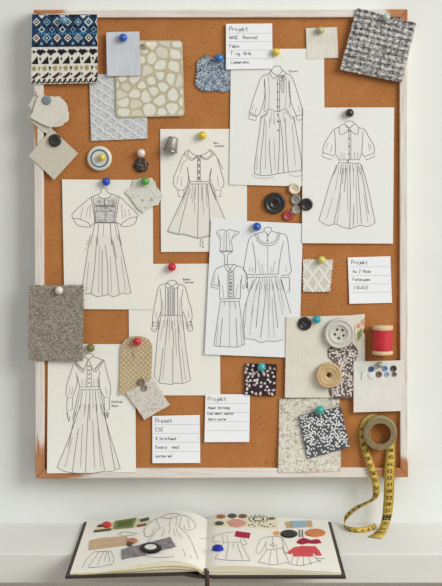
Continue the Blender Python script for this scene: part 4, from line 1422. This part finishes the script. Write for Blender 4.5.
mb.build('rim', plain('thimble_rim', (160, 154, 146), 0.3, 0.5, 0.9), th, True)

# ------------------------------------------------------------------ spool of red thread
sc = W(382.6, 340, mm(12.0))
fr = (Vector((1, 0, 0)), Vector((0, -1, 0)), Vector((0, 0, 1)))
sp = empty('thread_spool', W(382.6, 354, mm(12.0)))
tag(sp, 'wooden spool of bright red thread hanging on the cork at the right', 'thread spool')
zt, zb = W(382.6, 325.4, mm(12)).z, W(382.6, 354.2, mm(12)).z
Hh = zt - zb
b0 = Vector((sc.x, sc.y, zb))
M_SP = plain('spool_wood', (220, 188, 148), 0.55, 0.3, grain=8)
for z0, z1 in ((0.0, 0.15), (0.85, 1.0)):
    mb = MB()
    a, b = z0 * Hh, z1 * Hh
    r1, r2 = (10.2, 9.2) if z0 == 0 else (9.2, 10.2)
    mb.lathe(b0, [(2.5 * PX, a), (9.4 * PX, a), (10.2 * PX, a + 0.0006), (10.2 * PX, (a + b) / 2), (r2 * PX, b - 0.0004), (2.5 * PX, b)], fr, 40)
    mb.build('flange', M_SP, sp, True)
mb = MB()
mb.lathe(b0, [(2.5 * PX, 0), (2.5 * PX, Hh)], fr, 20)
mb.build('core', M_SP, sp, True)
m = NT('red_thread', 0.45, 0.5)
w = m.wave(m.pos((0.0, 0.0, 1)), 0.32, 'Z', 0.3)
m.color(m.ramp(w, [(0.0, (196, 22, 38)), (1.0, (222, 44, 56))]))
m.bump(w, 0.5, 0.0008)
mb = MB()
mb.lathe(b0, [(8.6 * PX, Hh * 0.14)] + [(9.65 * PX, Hh * (0.16 + 0.68 * k / 10)) for k in range(11)] + [(8.6 * PX, Hh * 0.86)], fr, 40)
mb.build('thread_winding', m.mat, sp, True)

# ------------------------------------------------------------------ tape measure
tape = empty('tape_measure', W(379.5, 448, -0.0245))
tag(tape, 'yellow tape measure rolled on the board with two loose ends trailing down to the shelf', 'tape measure')
cr = W(379.5, 432, -0.0248)
RING = plain('tape_roll_edge', (160, 144, 106), 0.6, grain=10)
RING2 = plain('tape_roll_edge_dark', (92, 78, 52), 0.6)
INNER = plain('tape_roll_inside', (150, 106, 66), 0.7)
mb = MB()
prof = [(10.6, 0.0), (10.6, 10.4)]
mb.lathe(cr, [(a * PX, b / 1000) for a, b in prof], seg=56, mi=2)
rr, k = 10.6, 0
while rr < 15.7:
    r2 = min(15.7, rr + (0.95 if k % 2 == 0 else 0.55))
    mb.lathe(cr, [(rr * PX, (10.4 if k % 2 == 0 else 10.0) / 1000), (r2 * PX, (10.4 if k % 2 == 0 else 10.0) / 1000)], seg=56, mi=k % 2)
    rr, k = r2, k + 1
mb.lathe(cr, [(15.7 * PX, 0.0104), (16.1 * PX, 0.0095), (16.1 * PX, 0.0062)], seg=56, mi=0)
mb.lathe(cr, [(16.1 * PX, 0.0062), (15.5 * PX, 0.0058), (15.5 * PX, 0.0046)], seg=56, mi=1)
mb.lathe(cr, [(15.5 * PX, 0.0046), (16.9 * PX, 0.0042), (17.0 * PX, 0.0002), (10.6 * PX, 0)], seg=56, mi=0)
mb.build('roll', [RING, RING2, INNER], tape, False)

m = NT('tape_yellow', 0.5, 0.4)
m.color(m.ramp(m.noise(m.pos((0.05, 0.05, 0.05)), 1.0, 2.0), [(0.3, (200, 168, 70)), (0.7, (214, 184, 84))]))
M_TAPE = m.mat
M_TICK = plain('tape_print', (84, 58, 28), 0.7)
M_BLK = plain('tape_print_black', (44, 42, 40), 0.6)
M_TIP = plain('tape_metal_tip', (96, 86, 60), 0.5, 0.4, 0.3)


def tape_strand(name, keys, first, step, n0, black_at=None, tip=False):
    L = smooth_line([a for a, b in keys], 12)
    R = smooth_line([b for a, b in keys], 12)
    s = [0.0]
    for i in range(1, len(L)):
        s.append(s[-1] + (((L[i] + R[i]) - (L[i - 1] + R[i - 1])) / 2).length)

    def at(dist, t, up=0.0):
        dist = min(max(dist, 0), s[-1] - 1e-6)
        i = 0
        while s[i + 1] < dist:
            i += 1
        q = (dist - s[i]) / max(1e-9, s[i + 1] - s[i])
        l, r = L[i].lerp(L[i + 1], q), R[i].lerp(R[i + 1], q)
        tan = (L[i + 1] + R[i + 1]) - (L[i] + R[i])
        nr = (r - l).cross(tan)
        if nr.length > 0:
            nr.normalize()
        if nr.y > 0:
            nr = -nr
        return l.lerp(r, t) + nr * up

    mb = MB()
    mb.grid([L, R])
    st = mb.build(name, M_TAPE, tape, True)
    so = st.modifiers.new('thickness', 'SOLIDIFY')
    so.thickness, so.offset = 0.0004, 0
    mb = MB()
    wd = 9.6 * PX
    dist, num = first * PX, n0
    k = 0
    while dist < s[-1] - 3 * PX:
        blk = black_at is not None and abs(k - black_at) < 0.5
        if blk:
            mb.face([at(dist - 2.9 * PX, 0.05, 0.00035), at(dist - 2.9 * PX, 0.95, 0.00035), at(dist + 2.9 * PX, 0.95, 0.00035), at(dist + 2.9 * PX, 0.05, 0.00035)], 1)
        st_, cx = letters(str(num), 0, 0, 3.4, jit=0.02, wide=1.15)
        half = (cx - 0.9) / 2
        for pl in st_:
            stroke_px(mb, pl, lambda x, y: at(dist + (y + 1.7) * PX, 0.5 + (x - half) / 9.6, 0.0005), 0.65 if blk else 0.95, 2 if blk else 0)
        dist += step * PX
        num -= 1
        k += 1
    d = 1.0 * PX
    k = 0
    while d < s[-1] - 1.5 * PX:
        ln = 0.24 if k % 5 == 0 else 0.15
        for t0, t1 in ((0.02, ln), (1 - ln, 0.98)):
            mb.face([at(d, t0, 0.0003), at(d, t1, 0.0003), at(d + 0.5 * PX, t1, 0.0003), at(d + 0.5 * PX, t0, 0.0003)], 0)
        d += 1.55 * PX
        k += 1
    mb.build('tape_markings', [M_TICK, M_BLK, M_TAPE], st, fix=False)
    if tip:
        mb = MB()
        a = [at(s[-1] - 2.6 * PX, 0.0, 0.0005), at(s[-1] - 2.6 * PX, 1.0, 0.0005), at(s[-1], 1.0, 0.0005), at(s[-1], 0.0, 0.0005)]
        mb.prism(a, [q + Vector((0, 0, -0.0009)) for q in a])
        mb.build('metal_tip', M_TIP, st)
    return st


def K(lx, ly, rx, ry, yl, yr=None):
    k = 0.008 * min(1, max(0, (514 - ly) / 24))
    return (W(lx, ly, yl - k), W(rx, ry, (yl if yr is None else yr) - k))


ZT = ZS + 0.0008
right = [K(387.6, 441, 395.4, 440, -0.0155), K(386.3, 446, 395, 446, -0.0158), K(385.7, 458, 395, 458, -0.0200), K(384.6, 468, 394.6, 468, -0.0218),
         K(384, 480, 394.4, 480, -0.0218), K(383.7, 495, 394, 494, -0.0222), K(383, 507, 393, 506.5, -0.0245), K(382.2, 516, 391.8, 516, -0.028),
         K(379.8, 526, 389, 525.6, -0.034), (H(375, 532.4, ZT), H(385.6, 533, ZT)), (H(368.2, 536.6, ZT), H(381.2, 538.4, ZT))]
tape_strand('tape_strand', right, 3, 6.7, 47, black_at=11, tip=True)
left = [K(376, 412.6, 378, 421, -0.0155), K(367.6, 414.6, 373, 422, -0.0155), K(361.4, 421, 368.5, 426.5, -0.0155), K(358.8, 432, 366.4, 433, -0.0157),
        K(360.4, 446, 367.2, 444, -0.0170), K(364.2, 458, 371, 456, -0.0200), K(368.2, 470, 375.6, 468.5, -0.0225), K(371.4, 481, 379, 480.6, -0.0225),
        K(372.6, 490, 379.8, 490.5, -0.0220, -0.0245), K(372.4, 496.6, 377.6, 497.4, -0.0200, -0.0270), K(370.2, 499.6, 372.4, 501.6, -0.0190, -0.0280),
        K(364, 502.6, 365.4, 505.0, -0.0180, -0.0260), K(355, 506.6, 357.0, 510.0, -0.0150, -0.0210), K(348, 511.8, 350, 515.6, -0.0100, -0.0150),
        K(344.2, 517.6, 344.6, 523.4, -0.0085, -0.0085), K(344.4, 524.4, 346.6, 530.6, -0.024), K(349.6, 526.6, 352.4, 533.2, -0.038), K(358.8, 527.4, 360, 533.6, -0.0415),
        K(368, 525.8, 369, 532.4, -0.036), K(375, 523, 377, 529.2, -0.021)]
tape_strand('tape_strand', left, 20, 7.4, 62)

# ------------------------------------------------------------------ open sketchbook
XL, XR, XG = -0.1522, 0.1220, -0.0150
YB, YF = -0.0065, -0.2115
PROF_L = [(0, .0046), (.2, .0064), (.33, .0088), (.5, .0126), (.62, .0152), (.75, .0168), (.86, .0150), (.94, .0108), (1, .0066)]
PROF_R = [(0, .0066), (.04, .0100), (.1, .0118), (.25, .0122), (.4, .0112), (.6, .0092), (.8, .0072), (1, .0056)]


def interp(prof, t):
    t = min(1, max(0, t))
    for (a, ha), (b, hb) in zip(prof, prof[1:]):
        if t <= b:
            q = (t - a) / (b - a)
            return ha + (hb - ha) * q
    return prof[-1][1]


def smooth_prof(prof):
    pts = smooth_line([(a, b * 20) for a, b in prof], 6)
    return [(p[0], p[1] / 20) for p in pts]


PROF_L, PROF_R = smooth_prof(PROF_L), smooth_prof(PROF_R)
PL0, PR1 = XL + 0.0042, XR - 0.0042


def cover_top(x):
    if x < -0.021:
        return 0.0003 + 0.0026 + 0.0062 * max(0, (x - XL) / (-0.021 - XL)) * 0.6
    return 0.0030


def page_h(x):
    if x < XG:
        return interp(PROF_L, (x - PL0) / (XG - PL0))
    return interp(PROF_R, (x - XG) / (PR1 - XG))


def page(px, py, up=0.00025):
    z = ZS + 0.01
    for _ in range(8):
        p = H(px, py, z)
        z = ZS + page_h(p.x) + up
    return H(px, py, z)


book = empty('sketchbook', Vector((XG, (YB + YF) / 2, ZS)))
tag(book, 'open sketchbook with dark covers and pasted scraps, lying on the white shelf', 'sketchbook')
M_COV = plain('cover_dark_brown', (62, 50, 47), 0.6, 0.35)


def slab(xs, zlo, zhi, y0, y1, mb, mi=0):
    a = [[Vector((x, y0, z)) for x, z in zip(xs, zhi)], [Vector((x, y1, z)) for x, z in zip(xs, zhi)]]
    b = [[Vector((x, y0, z)) for x, z in zip(xs, zlo)], [Vector((x, y1, z)) for x, z in zip(xs, zlo)]]
    mb.grid(a, mi)
    mb.grid(b, mi)
    for q in (0, 1):
        mb.grid([a[q], b[q]], mi)
    for q in (0, -1):
        mb.face([a[0][q], a[1][q], b[1][q], b[0][q]], mi)


mb = MB()
xs = [XL + (-0.021 - XL) * k / 8 for k in range(9)]
slab(xs, [ZS + cover_top(x) - 0.0026 for x in xs], [ZS + cover_top(x) for x in xs], YB, YF, mb)
mb.build('front_cover', M_COV, book)
mb = MB()
xs = [-0.009, XR]
slab(xs, [ZS + 0.0003] * 2, [ZS + 0.0029] * 2, YB, YF, mb)
mb.build('back_cover', M_COV, book)
mb = MB()
pts = smooth_line([(-0.0215, 0.0058), (-0.0205, 0.0018), (-0.017, 0.0010), (-0.012, 0.0010), (-0.009, 0.0022)], 5)
slab([p[0] for p in pts], [ZS + p[1] - 0.0008 for p in pts], [ZS + p[1] + 0.0012 for p in pts], YB, YF + 0.001, mb)
mb.build('spine', M_COV, book, True)
M_LEAF = plain('sketchbook_paper', (238, 234, 223), 0.85, 0.2, grain=1)
m = NT('page_edges', 0.9, 0.1)
e1 = m.noise(m.pos((0.02, 0.02, 3.2)), 1.0, 2.0)
m.color(m.ramp(e1, [(0.35, (206, 192, 150)), (0.5, (232, 224, 200)), (0.65, (240, 236, 222))]))
M_EDGE = m.mat


def page_block(x0, x1, n=40):
    mb = MB()
    xs = [x0 + (x1 - x0) * k / n for k in range(n + 1)]
    y0, y1 = YB - 0.004, YF + 0.004
    top = [[Vector((x, y0 + (y1 - y0) * j / 6, ZS + page_h(min(x, XG - 1e-6) if x1 <= XG else max(x, XG + 1e-6)))) for x in xs] for j in range(7)]
    mb.grid(top, 0)
    bot = lambda x, y: Vector((x, y, ZS + cover_top(x) + 0.0001))
    for q in (0, -1):
        t = top[q]
        mb.grid([t, [bot(v.x, v.y) for v in t]], 1)
    for q in (0, -1):
        t = [r[q] for r in top]
        mb.grid([t, [bot(v.x, v.y) for v in t]], 1)
    return mb.build('page_block', [M_LEAF, M_EDGE], book, False)


pl = page_block(PL0, XG)
pr = page_block(XG, PR1)
# fanned loose leaves above the front edge of the left block
mb = MB()
xs = [XG - 0.004 + (PL0 + 0.012 - XG) * k / 24 for k in range(25)]
for j, dz in enumerate((0.35, 0.62)):
    yy = YF + 0.0034 - 0.0006 * (2 - j)
    z = lambda x: ZS + cover_top(x) + (page_h(x) - cover_top(x)) * dz
    slab(xs, [z(x) - 0.0004 for x in xs], [z(x) for x in xs], YF + 0.012, yy, mb)
mb.build('loose_leaves', plain('leaf_edge_yellow', (214, 202, 158), 0.9), book)
# ribbon
rb = [(XG, YF + 0.010, ZS + 0.0076), (XG + 0.001, YF + 0.003, ZS + 0.0072), (XG + 0.0014, YF - 0.0015, ZS + 0.0045), (XG + 0.0016, YF - 0.0026, ZS - 0.004), (XG + 0.0018, YF - 0.0022, ZS - 0.030)]
pts = smooth_line(rb, 6)
mb = MB()
mb.grid([[p + Vector((-0.0022, 0, 0)) for p in pts], [p + Vector((0.0022, 0, 0)) for p in pts]])
r = mb.build('ribbon_bookmark', plain('ribbon_brown', (70, 50, 48), 0.6), book, True)
so = r.modifiers.new('thickness', 'SOLIDIFY')
so.thickness, so.offset = 0.0005, 0

PEN = 2.947
draw(pl, page, [(130, 505, 5.2, [
    [(160, 62), (210, 70), (262, 50)], [(165, 60), (200, 46), (240, 43), (262, 50)], [(160, 62), (120, 80), (85, 110), (72, 135), (78, 160)],
    [(72, 120), (78, 160), (108, 160), (128, 120)], [(262, 50), (300, 60), (335, 90), (340, 115), (315, 130)], [(315, 130), (290, 128), (280, 105)],
    [(135, 75), (155, 118)], [(270, 60), (255, 110)], [(150, 120), (255, 110)], [(212, 60), (205, 115)], [(150, 120), (110, 170), (80, 205)],
    [(255, 110), (310, 170), (355, 280)], [(180, 125), (165, 165)], [(240, 120), (290, 270)], [(260, 150), (320, 275)], [(225, 125), (235, 160)]],
    [[(210, 120), (200, 150)], [(60, 262), (140, 272), (230, 268)], [(245, 60), (238, 110)], [(300, 75), (310, 120)]])], w=0.34)
draw(pl, page, [(75, 505, 6.31, [[(120, 295), (75, 340), (45, 395)], [(120, 295), (225, 290)], [(225, 290), (245, 330), (242, 365)], [(80, 392), (140, 392), (240, 372)],
                     [(150, 295), (85, 390)], [(180, 295), (140, 380)], [(200, 295), (185, 355)], [(210, 295), (220, 360)]], [])], w=0.34)
draw(pl, page, [(75, 505, 6.31, [[(270, 190), (300, 170), (400, 180)], [(285, 178), (300, 195), (380, 188)]], [])], w=0.34)
draw(pr, page, [(200, 505, 5.6, [
    [(70, 180), (78, 208), (112, 204)], [(70, 180), (120, 160), (185, 150)], [(122, 165), (132, 210)], [(130, 210), (228, 206)], [(130, 210), (85, 300)],
    [(228, 206), (280, 312)], [(235, 180), (264, 215), (240, 224)], [(160, 213), (145, 305)], [(190, 212), (185, 240)], [(205, 210), (240, 305)],
    [(85, 300), (150, 308), (280, 312)], [(0, 190), (35, 186)], [(222, 165), (228, 206)], [(150, 165), (155, 205)]], [])], w=0.34)
draw(pr, page, [(200, 490, PEN, [[(178, 145), (200, 138), (240, 140), (262, 180)], [(178, 145), (165, 180), (178, 185), (195, 155)], [(195, 150), (198, 175), (245, 170)],
                     [(240, 140), (248, 168)], [(262, 180), (250, 188), (242, 165)], [(198, 175), (172, 212)], [(245, 170), (262, 212)], [(172, 212), (215, 220), (262, 212)],
                     [(210, 178), (203, 216)], [(225, 175), (230, 218)], [(205, 162), (215, 156), (228, 165), (216, 166), (205, 162)], [(214, 140), (216, 172)],
                     ], [])], w=0.34)
draw(pr, page, [(200, 490, PEN, [[(275, 195), (268, 215)], [(335, 195), (358, 214)], [(290, 195), (285, 220)], [(305, 195), (305, 224)], [(320, 195), (328, 220)],
                     [(258, 216), (300, 222), (358, 206)], [(340, 200), (370, 202)]], [])], w=0.34)

BS = 'scraps pasted in the sketchbook'


def lay(name, poly, thick, mats, label, cat='fabric scrap', group=BS, base=0.0, extra=None, cell=6.0):
    """a flat piece lying on the page; thick and base in mm"""
    bm = bmesh.new()
    bm.faces.new([bm.verts.new((p[0], 0, -p[1])) for p in poly])
    for axis in (0, 2):
        vals = [v.co[axis] for v in bm.verts]
        lo, hi = min(vals), max(vals)
        k = int((hi - lo) / cell) + 1
        for q in range(1, k):
            co, no = [0, 0, 0], [0, 0, 0]
            co[axis], no[axis] = lo + (hi - lo) * q / k + 0.007, 1
            bmesh.ops.bisect_plane(bm, geom=bm.verts[:] + bm.edges[:] + bm.faces[:], dist=1e-5, plane_co=co, plane_no=no)
    bm.verts.index_update()
    mb = MB()
    low = [page(v.co.x, -v.co.z, 0.0001 + base / 1000) for v in bm.verts]
    n = len(low)
    mb.v = [p + Vector((0, 0, thick / 1000)) for p in low] + low
    for f in bm.faces:
        idx = [v.index for v in f.verts]
        mb.f += [tuple(idx), tuple(i + n for i in reversed(idx))]
        mb.m += [0, 0]
    for e in bm.edges:
        if len(e.link_faces) == 1:
            a, b = e.verts[0].index, e.verts[1].index
            mb.f.append((a, b, b + n, a + n))
            mb.m.append(0)
    bm.free()
    for q, mi in extra or []:
        mb.face([page(x, y, 0.0001 + base / 1000) + Vector((0, 0, thick / 1000 + 0.0001)) for x, y in q], mi)
    o = mb.build(name, mats)
    return tag(o, label, cat, group)


def dome(name, px, py, rx, ry, high, c, label, cat='button', group='buttons pasted in the sketchbook', base=0.0, flat_top=0.0, center=None, rough=0.35):
    mb = MB()
    rows = []
    steps = [(1.0, 0.0), (1.0, 0.45), (0.93, 0.8), (0.8, 1.0), (0.55, 1.0 - flat_top), (0.3, 1.0 - flat_top), (0.02, 1.0 - flat_top)] if flat_top or center \
        else [(1.0, 0), (0.97, 0.3), (0.85, 0.62), (0.62, 0.85), (0.35, 0.96), (0.02, 1.0)]
    for s_, h_ in steps:
        rows.append([page(px + rx * s_ * math.cos(2 * PI * k / 24), py + ry * s_ * math.sin(2 * PI * k / 24), 0.0002 + base / 1000) + Vector((0, 0, high / 1000 * h_)) for k in range(24)])
    mb.grid(rows, 0, True)
    mats = [plain(name + '_' + '_'.join(map(str, c)), c, max(rough, 0.5), 0.15)]
    if center:
        for i, f in enumerate(mb.f):
            if i >= 4 * 24:
                mb.m[i] = 1
        mats.append(plain(name + '_middle_' + '_'.join(map(str, center)), center, 0.5))
    o = mb.build(name, mats, None, True)
    return tag(o, label, cat, group)


def z4(pts):
    return [(60 + x / PEN, 490 + y / PEN) for x, y in pts]


def z5(pts):
    return [(200 + x / PEN, 490 + y / PEN) for x, y in pts]


# left page
BEI = plain('pasted_beige', (222, 208, 178), 0.9, grain=4)
lay('pasted_strip', z4([(112, 100), (262, 80), (266, 96), (220, 112), (102, 124)]), 0.25, BEI, 'beige paper strip pasted across the top of the left page', 'paper strip')
GRN = plain('olive_felt', (124, 136, 82), 0.9, grain=8)
lay('felt_rectangle', z4([(162, 92), (226, 82), (215, 111), (158, 116)]), 0.5, [GRN, plain('olive_felt_dark', (96, 106, 60), 0.9), plain('olive_pale', (146, 152, 104), 0.9)],
    'olive green felt rectangle with a darker frame inside, on the left page', base=0.3,
    extra=[(z4([(172, 95), (216, 88), (208, 107), (168, 111)]), 1), (z4([(178, 98), (206, 94), (202, 103), (176, 106)]), 2)])
dome('button', *z4([(138, 103)])[0], 4.6, 3.2, 2.0, (206, 44, 44), 'bright red button at the left end of the beige strip on the left page', base=0.3)
BAR = plain('dark_brown_felt', (70, 58, 50), 0.9)
lay('felt_bar', z4([(112, 104), (129, 102), (128, 108), (111, 110)]), 0.4, BAR, 'tiny dark brown bar left of the bright red button', base=0.3)
lay('felt_bar', z4([(101, 119), (152, 113), (150, 119), (100, 125)]), 0.4, plain('moss_felt', (92, 88, 60), 0.9), 'mossy brown narrow strip along the lower edge of the beige strip', base=0.3)
lay('felt_bar', z4([(234, 88), (262, 81), (262, 89), (240, 95)]), 0.5, plain('bottle_green_felt', (72, 92, 76), 0.9), 'bottle green bar at the right end of the beige strip', base=0.3)
lay('felt_bar', z4([(226, 104), (256, 98), (252, 106), (228, 110)]), 0.5, plain('chestnut_felt', (136, 88, 66), 0.9), 'chestnut brown bar below the bottle green bar on the left page')
lay('linen_swatch', z4([(84, 178), (88, 149), (120, 142), (196, 137), (208, 150), (196, 163), (150, 170)]), 0.5, weave('sand_linen', [(0.3, (190, 160, 128)), (0.7, (212, 186, 154))], 0.9, 0.9, 0.2), 'sand-coloured linen scrap in the middle of the left page')
dome('button', *z4([(213, 149)])[0], 5.4, 2.6, 1.0, (190, 124, 92), 'copper brown oval button at the end of the sand linen scrap', base=0.6)
lay('cord_knot', torn(z4([(196, 158), (208, 152), (216, 158), (208, 168), (198, 166)]), 2, 0.3), 1.2, plain('dark_cord', (88, 76, 66), 0.9), 'dark cord knot under the copper brown oval button', 'cord')
m = NT('pasted_grey_tweed', 0.95, 0.1)
v = m.noise(m.pos((0.7, 0.7, 0.7)), 1.0, 3.0, 0.7)
m.color(m.ramp(v, [(0.38, (84, 82, 84)), (0.52, (138, 134, 134)), (0.64, (188, 184, 182))]))
lay('tweed_strip', torn(z4([(181, 176), (325, 140), (341, 168), (262, 190), (182, 206)]), 3, 0.3), 0.7, m.mat, 'long grey tweed strip lying slantwise on the left page')
dome('oval_button', *z4([(267, 172)])[0], 11.0, 4.9, 1.6, (26, 25, 25), 'black oval button with a white cameo centre on the slanting tweed strip', base=0.9, center=(226, 228, 218))
# right page
Pp = z5([(37, 108), (45, 72), (140, 73), (232, 80), (229, 116), (130, 111)])
NAVY = plain('paisley_navy', (60, 68, 92), 0.9)
BRN = plain('paisley_brown', (124, 98, 74), 0.9)
ex = []
for k in range(26):
    a = 2 * PI * k / 13
    r = 1.0 if k < 13 else 0.55
    ex.append((leaf(200 + 172 / PEN + 9.5 * r * math.cos(a), 490 + 86 / PEN + 3.4 * r * math.sin(a), a + 1.3, 1.5, 0.55), 1))
for x, y in scatter(z5([(142, 101), (226, 101), (224, 113), (142, 109)]), 9, 2.6, 0.3):
    ex.append((leaf(x, y, random.uniform(-0.4, 0.4), 1.5, 0.6), 2 if random.random() < 0.5 else 1))
lay('printed_strip', Pp, 0.3, [plain('pasted_ivory', (232, 222, 194), 0.9), NAVY, BRN], 'ivory printed strip with navy scrolls at the top of the right page', 'paper strip', extra=ex)
for (x, y, rx, ry, c, l) in ((62, 78, 4.6, 2.0, (160, 98, 66), 'rust brown oval button at the top left of the ivory printed strip'),
                             (95, 76, 4.6, 2.2, (74, 70, 66), 'charcoal oval button beside the rust brown one on the ivory strip'),
                             (126, 77, 4.4, 2.0, (118, 82, 62), 'chocolate brown button right of the charcoal one on the ivory strip'),
                             (57, 98, 4.6, 2.0, (80, 78, 74), 'slate grey oval button at the lower left of the ivory strip'),
                             (212, 84, 3.6, 1.2, (110, 104, 92), 'small taupe oval button at the right end of the ivory strip')):
    dome('button', *z5([(x, y)])[0], rx, ry, 1.0, c, l, base=0.4)
lay('rose_patch', torn(z5([(80, 95), (96, 86), (118, 88), (138, 94), (134, 104), (110, 110), (92, 108)]), 2.5, 0.3), 0.5, plain('rose_cloth', (214, 152, 140), 0.9, grain=10), 'rose pink patch in the middle of the ivory printed strip', base=0.4)
lay('tan_card', z5([(250, 94), (328, 90), (333, 109), (256, 113)]), 0.3, plain('tan_card', (196, 168, 130), 0.9, grain=4), 'tan card with a pale blue cloth on it at the top of the right page', 'card')
lay('blue_patch', z5([(270, 92), (312, 91), (314, 108), (272, 109)]), 0.4, plain('pale_blue_cloth', (150, 180, 198), 0.9, grain=4), 'pale blue cloth rectangle on the tan card', base=0.4)
lay('orange_tab', z5([(216, 124), (232, 121), (234, 134), (218, 134)]), 0.4, plain('orange_felt', (222, 160, 104), 0.9), 'small light orange tab left of the black oval button')
dome('button', *z5([(262, 130)])[0], 8.6, 3.9, 1.2, (40, 37, 35), 'large black oval button on the right page', flat_top=0.25)
dome('button', *z5([(340, 127)])[0], 10.2, 3.9, 1.2, (206, 126, 70), 'large orange oval button near the right edge of the right page', flat_top=0.2)
for x, l in ((293, 'left one of two thin dark clips between the black and orange ovals'), (301.5, 'right one of two thin dark clips between the black and orange ovals')):
    lay('wire_clip', z5([(x - 2, 118), (x + 1.4, 118), (x + 2.6, 139), (x - 0.8, 139)]), 0.5, plain('clip_dark', (86, 84, 80), 0.4, 0.5, 0.6), l, 'clip', 'clips in the sketchbook')
lay('wine_cloth', z5([(284, 156), (290, 148), (304, 142), (316, 145), (326, 149), (345, 146), (352, 148), (358, 156), (340, 159), (318, 157), (300, 161)]), 0.6, plain('wine_cloth', (158, 34, 56), 0.9, grain=8), 'wine red bow-shaped cloth scrap under the large orange oval')
lay('red_top', z5([(276, 170), (300, 166), (340, 167), (352, 180), (359, 193), (343, 194), (334, 184), (333, 196), (276, 196), (274, 184), (267, 190), (256, 186)]), 0.5, plain('coral_red_cloth', (208, 76, 82), 0.9, grain=10), 'coral red cloth cut as a long-sleeved top over a drawn skirt on the right page')
lay('crimson_tab', z5([(106, 122), (149, 128), (145, 143), (103, 137)]), 0.6, plain('crimson_cloth', (170, 28, 66), 0.9, grain=8), 'crimson cloth tab above the left drawn dress on the right page')
dome('glass_stud', *z5([(52, 176)])[0], 6.0, 1.7, 5.2, (40, 54, 160), 'cobalt blue glass stud near the gutter of the right page', 'stud', None, rough=0.15)

# ------------------------------------------------------------------ light: daylight from a big window at the upper right
w = bpy.data.worlds.new('room_daylight')
SC.world = w
w.use_nodes = True
nt = w.node_tree
bg = nt.nodes['Background']
tc = nt.nodes.new('ShaderNodeTexCoord')
sx = nt.nodes.new('ShaderNodeSeparateXYZ')
nt.links.new(tc.outputs['Generated'], sx.inputs[0])
rp = nt.nodes.new('ShaderNodeValToRGB')
mr = nt.nodes.new('ShaderNodeMapRange')
mr.inputs['From Min'].default_value, mr.inputs['From Max'].default_value = -1, 1
nt.links.new(sx.outputs['Z'], mr.inputs['Value'])
nt.links.new(mr.outputs[0], rp.inputs[0])
e = rp.color_ramp.elements
e[0].position, e[0].color = 0.2, (0.34, 0.33, 0.30, 1)
e[1].position, e[1].color = 0.8, (0.96, 0.985, 1.0, 1)
nt.links.new(rp.outputs[0], bg.inputs[0])
bg.inputs[1].default_value = 0.61
ld = bpy.data.lights.new('window_light', 'AREA')
ld.shape = 'RECTANGLE'
ld.size, ld.size_y = 1.5, 1.5
ld.energy = 64
ld.color = (0.99, 1.0, 0.97)
lo = bpy.data.objects.new('window_light', ld)
COL.objects.link(lo)
az, el = math.radians(47), math.radians(23)
tgt = Vector((0.0, 0, ZS + 0.25))
lo.location = tgt + 3.0 * Vector((math.sin(az) * math.cos(el), -math.cos(az) * math.cos(el), math.sin(el)))
lo.rotation_euler = (tgt - lo.location).to_track_quat('-Z', 'Y').to_euler()

SC.view_settings.view_transform = 'Standard'
SC.view_settings.look = 'None'
SC.view_settings.exposure = 0.0
SC.view_settings.gamma = 1.0
SC.view_settings.use_curve_mapping = False
